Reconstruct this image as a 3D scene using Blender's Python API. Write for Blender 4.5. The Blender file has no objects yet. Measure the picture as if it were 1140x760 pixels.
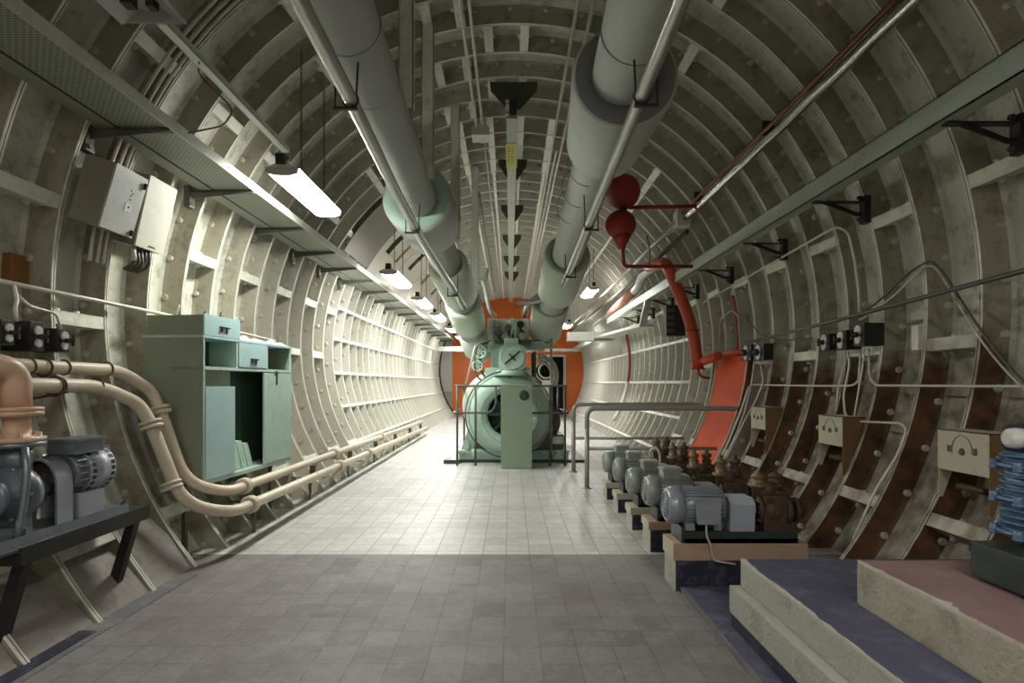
import bpy, bmesh, math, random
from mathutils import Vector, Matrix, Quaternion
random.seed(7)
PI = math.pi
C = bpy.context.scene.collection
F, VX, VY, H = 640.0, 568.0, 426.0, 1.3          # lens in pixels, vanishing point, eye height
RI, RO, CX, CZ = 2.9, 3.09, 0.04, 1.82           # lining flange radius, skin radius, axis
PITCH, Y0 = 0.473, 4.07

def P(px, py, Y):                                # a point at depth Y seen at a pixel
    return Vector(((px-VX)*Y/F, Y, H-(py-VY)*Y/F))
def W(a, r, y):                                  # a point on the tunnel wall, a in degrees from the crown
    t = math.radians(a)
    return Vector((CX+r*math.sin(t), y, CZ+r*math.cos(t)))
def wallx(z, r=RI): return math.sqrt(max(0, r*r-(z-CZ)**2))

# ------------------------------------------------------------------ materials
MT = {}
def nd(nt, t, **kw):
    n = nt.nodes.new(t)
    for k, v in kw.items():
        if k in n.inputs: n.inputs[k].default_value = v
        else: setattr(n, k, v)
    return n
def mat(name, col, rough=.6, metal=0., var=.12, vscale=3., dirt=None, dirt_amt=.35, dscale=6., bump=.15, bscale=60., spec=.4, bands=None):
    m = bpy.data.materials.new(name); m.use_nodes = True; nt = m.node_tree; L = nt.links
    b = nt.nodes['Principled BSDF']
    b.inputs['Roughness'].default_value = rough; b.inputs['Metallic'].default_value = metal
    b.inputs['Specular IOR Level'].default_value = spec
    tc = nd(nt, 'ShaderNodeNewGeometry')
    n1 = nd(nt, 'ShaderNodeTexNoise'); n1.inputs['Scale'].default_value = vscale; n1.inputs['Detail'].default_value = 6; n1.inputs['Roughness'].default_value = .65
    L.new(tc.outputs['Position'], n1.inputs['Vector'])
    mx = nd(nt, 'ShaderNodeMix', data_type='RGBA')
    c = Vector(col)
    mx.inputs[6].default_value = (*[max(0, x*(1-var)) for x in c], 1)
    mx.inputs[7].default_value = (*[min(1, x*(1+var)) for x in c], 1)
    L.new(n1.outputs['Fac'], mx.inputs[0])
    out = mx.outputs[2]
    if dirt is not None:
        n2 = nd(nt, 'ShaderNodeTexNoise'); n2.inputs['Scale'].default_value = dscale; n2.inputs['Detail'].default_value = 9; n2.inputs['Roughness'].default_value = .72
        L.new(tc.outputs['Position'], n2.inputs['Vector'])
        r = nd(nt, 'ShaderNodeMapRange'); r.inputs[1].default_value = .5; r.inputs[2].default_value = .72; r.inputs[3].default_value = 0; r.inputs[4].default_value = dirt_amt
        L.new(n2.outputs['Fac'], r.inputs[0])
        m2 = nd(nt, 'ShaderNodeMix', data_type='RGBA'); m2.inputs[7].default_value = (*dirt, 1)
        L.new(r.outputs[0], m2.inputs[0]); L.new(out, m2.inputs[6]); out = m2.outputs[2]
    L.new(out, b.inputs['Base Color'])
    if bump:
        n3 = nd(nt, 'ShaderNodeTexNoise'); n3.inputs['Scale'].default_value = bscale; n3.inputs['Detail'].default_value = 4
        L.new(tc.outputs['Position'], n3.inputs['Vector'])
        bp = nd(nt, 'ShaderNodeBump'); bp.inputs['Strength'].default_value = bump; bp.inputs['Distance'].default_value = .01
        L.new(n3.outputs['Fac'], bp.inputs['Height']); L.new(bp.outputs[0], b.inputs['Normal'])
    MT[name] = m
    return m
def emit(name, col, s):
    m = bpy.data.materials.new(name); m.use_nodes = True; nt = m.node_tree
    b = nt.nodes['Principled BSDF']; b.inputs['Base Color'].default_value = (.8, .8, .8, 1)
    b.inputs['Emission Color'].default_value = (*col, 1); b.inputs['Emission Strength'].default_value = s
    MT[name] = m

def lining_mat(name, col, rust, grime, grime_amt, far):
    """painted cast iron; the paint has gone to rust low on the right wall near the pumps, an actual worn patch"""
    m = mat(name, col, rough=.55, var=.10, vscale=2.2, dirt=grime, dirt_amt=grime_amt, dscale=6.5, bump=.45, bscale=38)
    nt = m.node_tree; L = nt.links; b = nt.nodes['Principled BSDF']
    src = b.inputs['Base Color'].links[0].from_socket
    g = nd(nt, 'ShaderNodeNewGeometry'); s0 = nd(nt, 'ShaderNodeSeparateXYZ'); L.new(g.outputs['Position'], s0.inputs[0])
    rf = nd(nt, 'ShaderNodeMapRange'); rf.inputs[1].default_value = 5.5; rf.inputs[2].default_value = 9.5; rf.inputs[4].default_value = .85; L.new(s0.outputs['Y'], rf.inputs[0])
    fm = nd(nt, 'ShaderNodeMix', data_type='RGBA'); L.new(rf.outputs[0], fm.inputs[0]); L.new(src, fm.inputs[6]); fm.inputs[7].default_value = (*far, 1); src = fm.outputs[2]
    sp = nd(nt, 'ShaderNodeSeparateXYZ'); L.new(g.outputs['Position'], sp.inputs[0])
    nz = nd(nt, 'ShaderNodeTexNoise'); nz.inputs['Scale'].default_value = 2.6; nz.inputs['Detail'].default_value = 6; L.new(g.outputs['Position'], nz.inputs['Vector'])
    def mr(sock, a, b_, c=0, d=1):
        r = nd(nt, 'ShaderNodeMapRange'); r.inputs[1].default_value = a; r.inputs[2].default_value = b_; r.inputs[3].default_value = c; r.inputs[4].default_value = d
        L.new(sock, r.inputs[0]); return r.outputs[0]
    def mul(x, y, op='MULTIPLY'):
        n = nd(nt, 'ShaderNodeMath', operation=op); L.new(x, n.inputs[0]); L.new(y, n.inputs[1]); return n.outputs[0]
    off = mr(nz.outputs['Fac'], .2, .8, -.35, .35)
    zz = mul(sp.outputs['Z'], off, 'ADD')
    k = mul(mul(mr(zz, 1.62, 1.35), mr(sp.outputs['X'], 1.0, 1.6)), mr(sp.outputs['Y'], 7.4, 6.4))
    n4 = nd(nt, 'ShaderNodeTexNoise'); n4.inputs['Scale'].default_value = 9; n4.inputs['Detail'].default_value = 8; L.new(g.outputs['Position'], n4.inputs['Vector'])
    rm = nd(nt, 'ShaderNodeMix', data_type='RGBA'); rm.inputs[6].default_value = (*rust[0], 1); rm.inputs[7].default_value = (*rust[1], 1)
    L.new(mr(n4.outputs['Fac'], .35, .65), rm.inputs[0])
    mm = nd(nt, 'ShaderNodeMix', data_type='RGBA'); L.new(mr(k, 0, 1, 0, rust[2]), mm.inputs[0]); L.new(src, mm.inputs[6]); L.new(rm.outputs[2], mm.inputs[7])
    L.new(mm.outputs[2], b.inputs['Base Color'])
    return m
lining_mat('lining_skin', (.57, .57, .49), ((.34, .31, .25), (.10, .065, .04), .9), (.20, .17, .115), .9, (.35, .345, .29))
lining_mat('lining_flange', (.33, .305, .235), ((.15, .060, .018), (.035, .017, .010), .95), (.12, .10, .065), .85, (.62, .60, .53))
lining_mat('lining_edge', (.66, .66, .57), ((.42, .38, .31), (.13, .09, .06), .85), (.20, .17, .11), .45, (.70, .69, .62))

def tile_mat(name, c1, c2, mortar, size, rough, stain, stain_amt, tint=None):
    m = bpy.data.materials.new(name); m.use_nodes = True; nt = m.node_tree; L = nt.links; b = nt.nodes['Principled BSDF']
    g = nd(nt, 'ShaderNodeNewGeometry')
    br = nd(nt, 'ShaderNodeTexBrick'); br.offset = 0; br.squash = 1
    br.inputs['Scale'].default_value = 1; br.inputs['Brick Width'].default_value = size; br.inputs['Row Height'].default_value = size
    br.inputs['Mortar Size'].default_value = .0042; br.inputs['Mortar Smooth'].default_value = .3; br.inputs['Bias'].default_value = -.35
    br.inputs['Color1'].default_value = (*c1, 1); br.inputs['Color2'].default_value = (*c2, 1); br.inputs['Mortar'].default_value = (*mortar, 1)
    mp = nd(nt, 'ShaderNodeMapping'); mp.inputs['Location'].default_value = (.03, .01, 0)
    L.new(g.outputs['Position'], mp.inputs['Vector']); L.new(mp.outputs[0], br.inputs['Vector'])
    out = br.outputs['Color']
    for sc, lo, hi, col, am in ((1.3, .42, .7, stain, stain_amt), (9., .5, .68, stain, stain_amt*.9), (34., .5, .66, mortar, stain_amt*.7), (.8, .45, .6, tint or stain, .5 if tint else .0)):
        n = nd(nt, 'ShaderNodeTexNoise'); n.inputs['Scale'].default_value = sc; n.inputs['Detail'].default_value = 9; n.inputs['Roughness'].default_value = .7
        L.new(g.outputs['Position'], n.inputs['Vector'])
        r = nd(nt, 'ShaderNodeMapRange'); r.inputs[1].default_value = lo; r.inputs[2].default_value = hi; r.inputs[4].default_value = am
        L.new(n.outputs['Fac'], r.inputs[0])
        x = nd(nt, 'ShaderNodeMix', data_type='RGBA'); x.inputs[7].default_value = (*col, 1)
        L.new(r.outputs[0], x.inputs[0]); L.new(out, x.inputs[6]); out = x.outputs[2]
    L.new(out, b.inputs['Base Color']); b.inputs['Roughness'].default_value = rough
    bp = nd(nt, 'ShaderNodeBump'); bp.inputs['Strength'].default_value = .4; bp.inputs['Distance'].default_value = .004
    iv = nd(nt, 'ShaderNodeMath', operation='SUBTRACT'); iv.inputs[0].default_value = 1; L.new(br.outputs['Fac'], iv.inputs[1])
    L.new(iv.outputs[0], bp.inputs['Height']); L.new(bp.outputs[0], b.inputs['Normal'])
    MT[name] = m
tile_mat('tile_light', (.56, .555, .53), (.42, .415, .40), (.20, .19, .175), .178, .45, (.30, .285, .25), .6)
tile_mat('tile_dark', (.205, .190, .192), (.105, .093, .098), (.11, .10, .10), .178, .6, (.29, .275, .27), .65, (.135, .085, .09))

def perf_mat(name, col, dark, cell, metal=.2):
    m = mat(name, col, rough=.5, metal=metal, dirt=(.25, .22, .16), dirt_amt=.4, bump=.1)
    nt = m.node_tree; L = nt.links; b = nt.nodes['Principled BSDF']; src = b.inputs['Base Color'].links[0].from_socket
    g = nd(nt, 'ShaderNodeNewGeometry'); br = nd(nt, 'ShaderNodeTexBrick'); br.offset = .5
    br.inputs['Scale'].default_value = 1; br.inputs['Brick Width'].default_value = cell[0]; br.inputs['Row Height'].default_value = cell[1]
    br.inputs['Mortar Size'].default_value = cell[2]; br.inputs['Mortar Smooth'].default_value = .1
    L.new(g.outputs['Position'], br.inputs['Vector'])
    mm = nd(nt, 'ShaderNodeMix', data_type='RGBA'); L.new(br.outputs['Fac'], mm.inputs[0]); mm.inputs[6].default_value = (*dark, 1); L.new(src, mm.inputs[7])
    L.new(mm.outputs[2], b.inputs['Base Color'])
perf_mat('tray_perforated', (.33, .36, .30), (.07, .08, .06), (.034, .020, .0072))
mat('tray_plain', (.30, .32, .27), .5, .2, dirt=(.2, .17, .12), dirt_amt=.4)
mat('tray_edge', (.56, .58, .53), .35, .35, dirt=(.2, .18, .14), dirt_amt=.4)
mat('beam_green', (.36, .41, .35), .45, .15, dirt=(.18, .17, .13), dirt_amt=.45)
mat('black_iron', (.030, .028, .026), .5, .3)
mat('bracket_iron', (.12, .12, .10), .5, .2, dirt=(.3, .28, .22), dirt_amt=.4, dscale=9)
mat('gusset_olive', (.06, .07, .045), .6, 0)
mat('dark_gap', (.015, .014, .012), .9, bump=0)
mat('steel_tube', (.42, .42, .39), .3, .75, dirt=(.2, .17, .12), dirt_amt=.3, bump=.05)
mat('chrome_foil', (.62, .60, .57), .16, 1., dirt=(.16, .07, .04), dirt_amt=.5, dscale=4, bump=.25, bscale=25)
mat('copper_brown', (.24, .12, .08), .35, .6)
mat('lagging_left', (.40, .42, .40), .75, 0, var=.1, vscale=3, dirt=(.23, .23, .20), dirt_amt=.3, bump=.5, bscale=14)
mat('lagging', (.46, .49, .45), .7, 0, var=.08, vscale=3, dirt=(.28, .29, .24), dirt_amt=.3, bump=.4, bscale=12)
mat('lagging_end', (.20, .20, .21), .8, 0)
mat('lagging_pale', (.52, .59, .49), .6, 0, var=.06, dirt=(.34, .37, .27), dirt_amt=.3, bump=.3, bscale=14)
mat('mint', (.41, .55, .48), .45, 0, var=.07, dirt=(.22, .25, .16), dirt_amt=.4, dscale=9)
mat('mint_soft', (.36, .50, .42), .6, 0, dirt=(.3, .34, .28), dirt_amt=.6)
mat('mint_pale', (.50, .68, .58), .45, 0, var=.06, dirt=(.28, .30, .2), dirt_amt=.35, dscale=9)
mat('mint_blue', (.38, .55, .56), .4, 0, var=.07, dirt=(.3, .36, .32), dirt_amt=.35, dscale=5)
mat('cabinet_olive', (.25, .28, .20), .5, 0, var=.08, dirt=(.16, .15, .09), dirt_amt=.4, dscale=4)
mat('cabinet_inside', (.05, .09, .06), .7, 0)
mat('sage', (.30, .40, .29), .45, 0, var=.06, dirt=(.22, .24, .15), dirt_amt=.35)
mat('cream_pipe', (.58, .50, .39), .42, 0, var=.08, dirt=(.28, .2, .12), dirt_amt=.4, dscale=9)
mat('salmon_pipe', (.56, .36, .25), .38, 0, var=.1, dirt=(.55, .50, .40), dirt_amt=.85, dscale=8)
mat('conduit', (.60, .57, .49), .45, .1, dirt=(.25, .2, .14), dirt_amt=.4)
mat('conduit_dark', (.10, .095, .085), .45, .3)
mat('motor_grey', (.33, .36, .34), .4, .25, dirt=(.16, .14, .1), dirt_amt=.4)
mat('motor_lilac', (.34, .36, .42), .33, .3, dirt=(.16, .15, .14), dirt_amt=.35)
mat('pump_slate', (.17, .19, .22), .38, .45, dirt=(.4, .4, .42), dirt_amt=.35, dscale=14)
mat('guard_lilac', (.42, .45, .52), .4, .1, dirt=(.3, .28, .28), dirt_amt=.3)
mat('brown_iron', (.085, .055, .035), .6, .3, dirt=(.22, .15, .09), dirt_amt=.5, dscale=18)
mat('brass', (.20, .14, .08), .5, .4, dirt=(.15, .1, .06), dirt_amt=.5, dscale=20)
mat('timber', (.44, .30, .21), .65, 0, var=.12, vscale=5, dirt=(.24, .1, .06), dirt_amt=.5, dscale=5)
mat('timber_pale', (.48, .45, .34), .7, 0, dirt=(.3, .26, .17), dirt_amt=.4)
mat('navy_paint', (.022, .024, .045), .5, 0, dirt=(.20, .20, .23), dirt_amt=.6, dscale=16)
mat('concrete', (.40, .37, .29), .85, 0, var=.25, vscale=5, dirt=(.16, .13, .08), dirt_amt=.8, dscale=4, bump=.9, bscale=40)
mat('concrete_pale', (.42, .41, .36), .85, 0, var=.25, vscale=5, dirt=(.19, .17, .13), dirt_amt=.8, dscale=5, bump=1.0, bscale=45)
mat('slab_blue', (.085, .085, .135), .6, 0, var=.25, vscale=4, dirt=(.28, .28, .32), dirt_amt=.5, dscale=7, bump=.3)
mat('gutter', (.15, .145, .15), .8, 0, var=.3, vscale=5, dirt=(.33, .32, .30), dirt_amt=.5, dscale=5, bump=.5)
mat('haunch', (.30, .27, .25), .85, 0, var=.25, vscale=4, dirt=(.13, .11, .10), dirt_amt=.7, dscale=7, bump=.9, bscale=30)
mat('slab_pink', (.27, .165, .165), .6, 0, var=.2, vscale=3, dirt=(.36, .28, .28), dirt_amt=.45, dscale=6, bump=.3)
mat('chipped_edge', (.55, .50, .45), .8, 0, dirt=(.25, .2, .2), dirt_amt=.6, dscale=20)
mat('orange_paint', (.62, .062, .006), .6, 0, spec=.2, var=.05, dirt=(.45, .09, .02), dirt_amt=.4, dscale=2)
mat('orange_wall', (.68, .15, .022), .45, 0, var=.05)
mat('red_paint', (.30, .030, .014), .6, 0, var=.12, dirt=(.14, .04, .02), dirt_amt=.5, dscale=8)
mat('red_orange', (.45, .06, .02), .4, 0, var=.08, dirt=(.4, .05, .02), dirt_amt=.4)
mat('pink_primer', (.62, .24, .16), .5, 0, var=.08, dirt=(.6, .5, .42), dirt_amt=.7, dscale=3)
mat('white_enamel', (.62, .62, .58), .35, 0, dirt=(.4, .38, .32), dirt_amt=.3)
mat('reflector_grey', (.42, .40, .40), .5, 0)
mat('box_grey', (.45, .46, .45), .4, .05, var=.06, dirt=(.3, .3, .28), dirt_amt=.4, dscale=8)
mat('box_cream', (.58, .57, .49), .5, 0, var=.05, dirt=(.38, .35, .26), dirt_amt=.3, dscale=8)
mat('box_side', (.23, .21, .16), .6, 0, dirt=(.14, .12, .08), dirt_amt=.4)
mat('hood_cream', (.50, .46, .35), .55, 0, var=.06, dirt=(.25, .2, .12), dirt_amt=.35, dscale=9)
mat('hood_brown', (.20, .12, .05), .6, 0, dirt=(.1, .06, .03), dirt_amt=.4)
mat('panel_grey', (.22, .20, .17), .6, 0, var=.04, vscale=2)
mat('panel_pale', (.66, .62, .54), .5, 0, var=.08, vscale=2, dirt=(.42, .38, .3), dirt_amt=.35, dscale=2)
mat('wall_pale', (.52, .50, .45), .6, 0)
mat('wall_dado', (.36, .33, .26), .6, 0)
mat('rail_paint', (.36, .36, .32), .4, .3, dirt=(.2, .18, .14), dirt_amt=.5, dscale=16)
mat('guard_rail', (.12, .12, .105), .5, .4, dirt=(.28, .3, .25), dirt_amt=.4, dscale=14)
mat('blue_motor', (.10, .17, .27), .4, .2, dirt=(.04, .08, .15), dirt_amt=.5, dscale=12)
mat('navy_cap', (.03, .035, .07), .35, .1)
mat('green_black', (.045, .062, .058), .3, .3, dirt=(.10, .13, .12), dirt_amt=.5, dscale=9)
mat('yellow_sign', (.48, .46, .10), .5, 0, dirt=(.3, .28, .08), dirt_amt=.3)
mat('sign_mark', (.08, .09, .03), .6, 0, bump=0)
mat('rust_board', (.30, .14, .045), .6, 0, var=.15, vscale=9, dirt=(.14, .07, .03), dirt_amt=.4)
mat('cloth_blue', (.46, .52, .62), .8, 0, bump=.5, bscale=30)
mat('cloth_pink', (.52, .43, .38), .85, 0, bump=.5, bscale=30)
mat('white_face', (.50, .50, .47), .4, 0, dirt=(.12, .12, .10), dirt_amt=.8, dscale=14)
mat('bolt_iron', (.50, .48, .40), .5, .15, var=.2, vscale=9, dirt=(.2, .13, .08), dirt_amt=.5, dscale=8)
mat('bolt_stain_shade', (.19, .165, .12), .7, 0, var=.3, bump=0)  # dark ring, grime and the shadow beside the bolt head in one colour
emit('tube_light', (.99, 1., .91), 22)
emit('tube_light_fill', (1., .98, .92), 14)  # dimmer glow for the added lamps behind the camera
emit('tube_light_far', (.99, 1., .95), 24)

# ------------------------------------------------------------------ mesh helpers
class MB:
    def __init__(s): s.bm = bmesh.new(); s.mats = []; s.mi = 0
    def m(s, name):
        if name not in s.mats: s.mats.append(name)
        s.mi = s.mats.index(name); return s
    def _f(s, vs):
        try: f = s.bm.faces.new(vs); f.material_index = s.mi; return f
        except ValueError: return None
    def box(s, a, b, bev=0., M=None):
        x0, y0, z0 = [min(p, q) for p, q in zip(a, b)]; x1, y1, z1 = [max(p, q) for p, q in zip(a, b)]
        v = [s.bm.verts.new(c) for c in ((x0,y0,z0),(x1,y0,z0),(x1,y1,z0),(x0,y1,z0),(x0,y0,z1),(x1,y0,z1),(x1,y1,z1),(x0,y1,z1))]
        fs = [s._f([v[i] for i in q]) for q in ((3,2,1,0),(4,5,6,7),(0,1,5,4),(1,2,6,5),(2,3,7,6),(3,0,4,7))]
        if bev:
            es = list({e for f in fs for e in f.edges})
            r = bmesh.ops.bevel(s.bm, geom=es, offset=bev, segments=2, profile=.7, affect='EDGES', clamp_overlap=True, material=-1)
            v = list({x for f in r['faces'] for x in f.verts} | {x for f in fs if f.is_valid for x in f.verts})
        if M is not None: bmesh.ops.transform(s.bm, matrix=M, verts=[x for x in v if x.is_valid])
        return s
    def hexa(s, bot, top):                         # eight corners, any box-like solid
        v = [s.bm.verts.new(c) for c in list(bot)+list(top)]
        for q in ((3,2,1,0),(4,5,6,7),(0,1,5,4),(1,2,6,5),(2,3,7,6),(3,0,4,7)): s._f([v[i] for i in q])
        return s
    def tube(s, path, r, seg=12, caps=True):
        path = [Vector(p) for p in path]; n = len(path)
        rr = r if isinstance(r, (list, tuple)) else [r]*n
        T = []
        for i in range(n):
            a = path[max(0, i-1)]; b = path[min(n-1, i+1)]
            t = (b-a)
            if 0 < i < n-1:
                t = (path[i]-path[i-1]).normalized() + (path[i+1]-path[i]).normalized()
            if t.length < 1e-9: t = T[-1] if T else Vector((0,1,0))
            T.append(t.normalized())
        ref = Vector((0,0,1)) if abs(T[0].z) < .9 else Vector((1,0,0))
        U = T[0].cross(ref).normalized(); rings = []
        for i in range(n):
            if i: U = T[i-1].rotation_difference(T[i]) @ U
            U = (U-T[i]*U.dot(T[i])).normalized(); V = T[i].cross(U)
            rings.append([s.bm.verts.new(path[i]+(U*math.cos(2*PI*k/seg)+V*math.sin(2*PI*k/seg))*rr[i]) for k in range(seg)])
        for a, b in zip(rings, rings[1:]):
            for k in range(seg):
                f = s._f((a[k], a[(k+1)%seg], b[(k+1)%seg], b[k]))
                if f: f.smooth = True
        if caps:
            s._f(list(reversed(rings[0]))); s._f(rings[-1])
        return s
    def cyl(s, a, b, r, seg=20, r2=None): return s.tube([a, b], [r, r if r2 is None else r2], seg)
    def lathe(s, o, ax, prof, seg=24, closed=False):      # prof: (distance along axis, radius)
        o = Vector(o); ax = Vector(ax).normalized(); ref = Vector((0,0,1)) if abs(ax.z) < .9 else Vector((1,0,0))
        U = ax.cross(ref).normalized(); V = ax.cross(U); rings = []
        for d, r in prof:
            r = max(r, 1e-4)
            rings.append([s.bm.verts.new(o+ax*d+(U*math.cos(2*PI*k/seg)+V*math.sin(2*PI*k/seg))*r) for k in range(seg)])
        pr = list(zip(rings, rings[1:])) + ([(rings[-1], rings[0])] if closed else [])
        for a, b in pr:
            for k in range(seg):
                f = s._f((a[k], a[(k+1)%seg], b[(k+1)%seg], b[k]))
                if f: f.smooth = True
        if not closed: s._f(list(reversed(rings[0]))); s._f(rings[-1])
        return s
    def prism(s, poly, d):                         # planar polygon pushed along d
        d = Vector(d); a = [s.bm.verts.new(p) for p in poly]; b = [s.bm.verts.new(Vector(p)+d) for p in poly]
        s._f(list(reversed(a))); s._f(b); n = len(a)
        for i in range(n): s._f((a[i], a[(i+1)%n], b[(i+1)%n], b[i]))
        return s
    def ball(s, c, r, seg=24, sc=(1,1,1)):
        M = Matrix.Translation(c) @ Matrix.Diagonal((*sc, 1))
        g = bmesh.ops.create_uvsphere(s.bm, u_segments=seg, v_segments=seg//2, radius=r, matrix=M)
        for v in g['verts']:
            for f in v.link_faces: f.smooth = True; f.material_index = s.mi
        return s
    def torus(s, c, ax, R, r, seg=28, sg=8):
        pr = [(r*math.sin(2*PI*k/sg), R+r*math.cos(2*PI*k/sg)) for k in range(sg)]
        return s.lathe(c, ax, pr, seg, closed=True)
    def hexbolt(s, c, ax, r, h):
        return s.lathe(c, ax, [(0, r*1.25), (h*.22, r*1.25), (h*.23, r), (h*.9, r), (h, r*.8)], 6)
    def build(s, name, parent=None, smooth_angle=True):
        bmesh.ops.recalc_face_normals(s.bm, faces=s.bm.faces)
        me = bpy.data.meshes.new(name); 
        org = parent.location if parent is not None and parent.parent is None else None
        for n in s.mats: me.materials.append(MT[n])
        o = bpy.data.objects.new(name, me); C.objects.link(o)
        if parent is not None:
            o.parent = parent
            loc = Vector(parent.get('_o', (0,0,0)))
            bmesh.ops.translate(s.bm, vec=-loc, verts=s.bm.verts)
            o['_o'] = tuple(loc)
        else:
            vs = s.bm.verts
            mn = Vector([min(v.co[i] for v in vs) for i in range(3)]); mxx = Vector([max(v.co[i] for v in vs) for i in range(3)])
            c = Vector(((mn.x+mxx.x)/2, (mn.y+mxx.y)/2, mn.z))
            bmesh.ops.translate(s.bm, vec=-c, verts=vs); o.location = c; o['_o'] = tuple(c)
        s.bm.to_mesh(me); s.bm.free()
        return o
def B(m): return MB().m(m)
def thing(name, label, cat, loc=(0,0,0), group=None):
    o = bpy.data.objects.new(name, None); C.objects.link(o); o.empty_display_size = .1
    o.location = loc; o['_o'] = tuple(loc); o['label'] = label; o['category'] = cat
    if group: o['group'] = group
    return o
def tag(o, label, cat, group=None, kind=None):
    o['label'] = label; o['category'] = cat
    if group: o['group'] = group
    if kind: o['kind'] = kind
    return o
def struct(o): o['kind'] = 'structure'; return o
def fillet(pts, rad, n=6):
    pts = [Vector(p) for p in pts]; out = [pts[0]]
    for i in range(1, len(pts)-1):
        a, b, c = pts[i-1], pts[i], pts[i+1]
        u = (a-b); v = (c-b); r = min(rad, u.length*.48, v.length*.48)
        p, q = b+u.normalized()*r, b+v.normalized()*r
        for k in range(n+1):
            t = k/n; out.append(p*(1-t)**2 + b*2*t*(1-t) + q*t*t)
    out.append(pts[-1]); return out
def copy_tree(o, parent=None, delta=None):
    c = o.copy(); C.objects.link(c)
    if parent is not None: c.parent = parent
    for ch in [x for x in bpy.data.objects if x.parent == o]: copy_tree(ch, c)
    return c

# ------------------------------------------------------------------ the lining
KMIN, KMAX = -12, 41
YEND = Y0 + KMAX*PITCH
def jointsA(): return (-5, 2, 53, 95, 140, -55, -92, -138)
def jointsB(): return (-16, -10, 33, 75.5, 118, -36, -78, -120)
FARJ = (-14, -6, 2, 10, 22, 40, 58, 74, 86, 100, 112, 124, -26, -40, -54, -66, -76, -86, -97, -108, -120)
def lining(name, a0, a1, na):
    mb = MB(); bm = mb.bm
    for m_ in ('lining_skin', 'lining_flange', 'lining_edge'): mb.m(m_)
    prof = []
    for k in range(KMIN, KMAX):
        y = Y0+k*PITCH; y1 = y+PITCH; e = .018
        prof += [(y+.026, RO, 0), (y1-.055, RO, 0), (y1-.032, RO-.02, 1), (y1-.022, RO-.05, 1), (y1-e, RI+.004, 2), (y1-e+.004, RI, 2)]
        prof += [(y1-.0035, RI, 1), (y1-.0035, RI+.02, 1), (y1+.0035, RI+.02, 1), (y1+.0035, RI, 2), (y1+e-.004, RI, 2), (y1+e, RI+.004, 1), (y1+.026, RO-.03, 1)]
    rows = []
    for y, r, _ in prof:
        rows.append([bm.verts.new(W(a0+(a1-a0)*i/na, r, y)) for i in range(na+1)])
    for j in range(len(prof)-1):
        mi = prof[j][2]
        for i in range(na):
            f = bm.faces.new((rows[j][i], rows[j][i+1], rows[j+1][i+1], rows[j+1][i])); f.material_index = mi
            f.smooth = False
    # joints between the segments of each ring
    for k in range(KMIN, KMAX):
        y = Y0+k*PITCH+.02; y1 = Y0+(k+1)*PITCH-.02
        js = (FARJ if y > (7 if a0 == -45 else 9.0) else (jointsA() if k % 2 else jointsB()))
        for a in js:
            if not (a0 <= a < a1): continue
            hw = .46 if y > 9 else .85
            mb.m('lining_edge')
            P8 = lambda yy: [W(a-hw, RI+.006, yy), W(a+hw, RI+.006, yy), W(a+hw, RO+.01, yy), W(a-hw, RO+.01, yy)]
            mb.hexa(P8(y), P8(y1))
            if 2.5 < y < 9.5:
                for sgn in (-1, 1):
                    for t in (.3, .7):
                        c = W(a+sgn*hw, RI+.10, y+(y1-y)*t); tn = (W(a+sgn*(hw+1), RI+.10, 0)-W(a+sgn*hw, RI+.10, 0)).normalized()
                        mb.hexbolt(c, tn, .020, .028)
    o = mb.build(name); struct(o)
    return o
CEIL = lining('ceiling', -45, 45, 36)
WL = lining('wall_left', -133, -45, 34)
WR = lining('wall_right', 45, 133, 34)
# bolts on the face of every flange
bb = B('bolt_stain_shade'); bb.lathe((0,0,0), (0,-1,0), [(0,.041),(.003,.039)], 14); bb.m('bolt_iron'); bb.lathe((0,-.003,0), (0,-1,0), [(0,.036),(.008,.036),(.009,.027),(.034,.026),(.040,.020)], 6); BOLT = bb.build('bolt'); BOLT_ME = BOLT.data
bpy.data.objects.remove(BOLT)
bb = B('bolt_iron'); bb.lathe((0,0,0), (0,-1,0), [(0,.026),(.028,.02)], 5); tmp = bb.build('bolt'); FARV = tmp.data; bpy.data.objects.remove(tmp)
sites = []
for k in range(-3, KMAX):
    y = Y0+k*PITCH-.024
    ph = (k*1.9) % 6.4
    a = -128+ph
    while a < 128:
        sites.append((a, y)); a += 6.4
def seen(a, y):
    p = W(a, 2.99, y)
    px = VX+p.x/p.y*F; py = VY-(p.z-H)/p.y*F
    return 0 < px < 1140 and 0 < py < 760 and p.z > .05
for wall, lo, hi in ((CEIL, -45, 45), (WL, -133, -45), (WR, 45, 133)):
    mine = sorted([s for s in sites if lo <= s[0] < hi and seen(*s)], key=lambda s: s[1])
    org = Vector(wall['_o'])
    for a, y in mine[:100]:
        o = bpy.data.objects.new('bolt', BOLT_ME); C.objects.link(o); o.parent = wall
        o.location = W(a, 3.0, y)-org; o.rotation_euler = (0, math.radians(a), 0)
    mb = B('bolt_iron')
    for a, y in mine[100:]+[s for s in sites if lo <= s[0] < hi and not seen(*s)]:
        mb.lathe(W(a, 3.0, y), (0,-1,0), [(0,.036),(.010,.036),(.011,.027),(.036,.022)], 6)
    o = mb.build('bolt', wall); o['kind'] = 'stuff'

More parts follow.
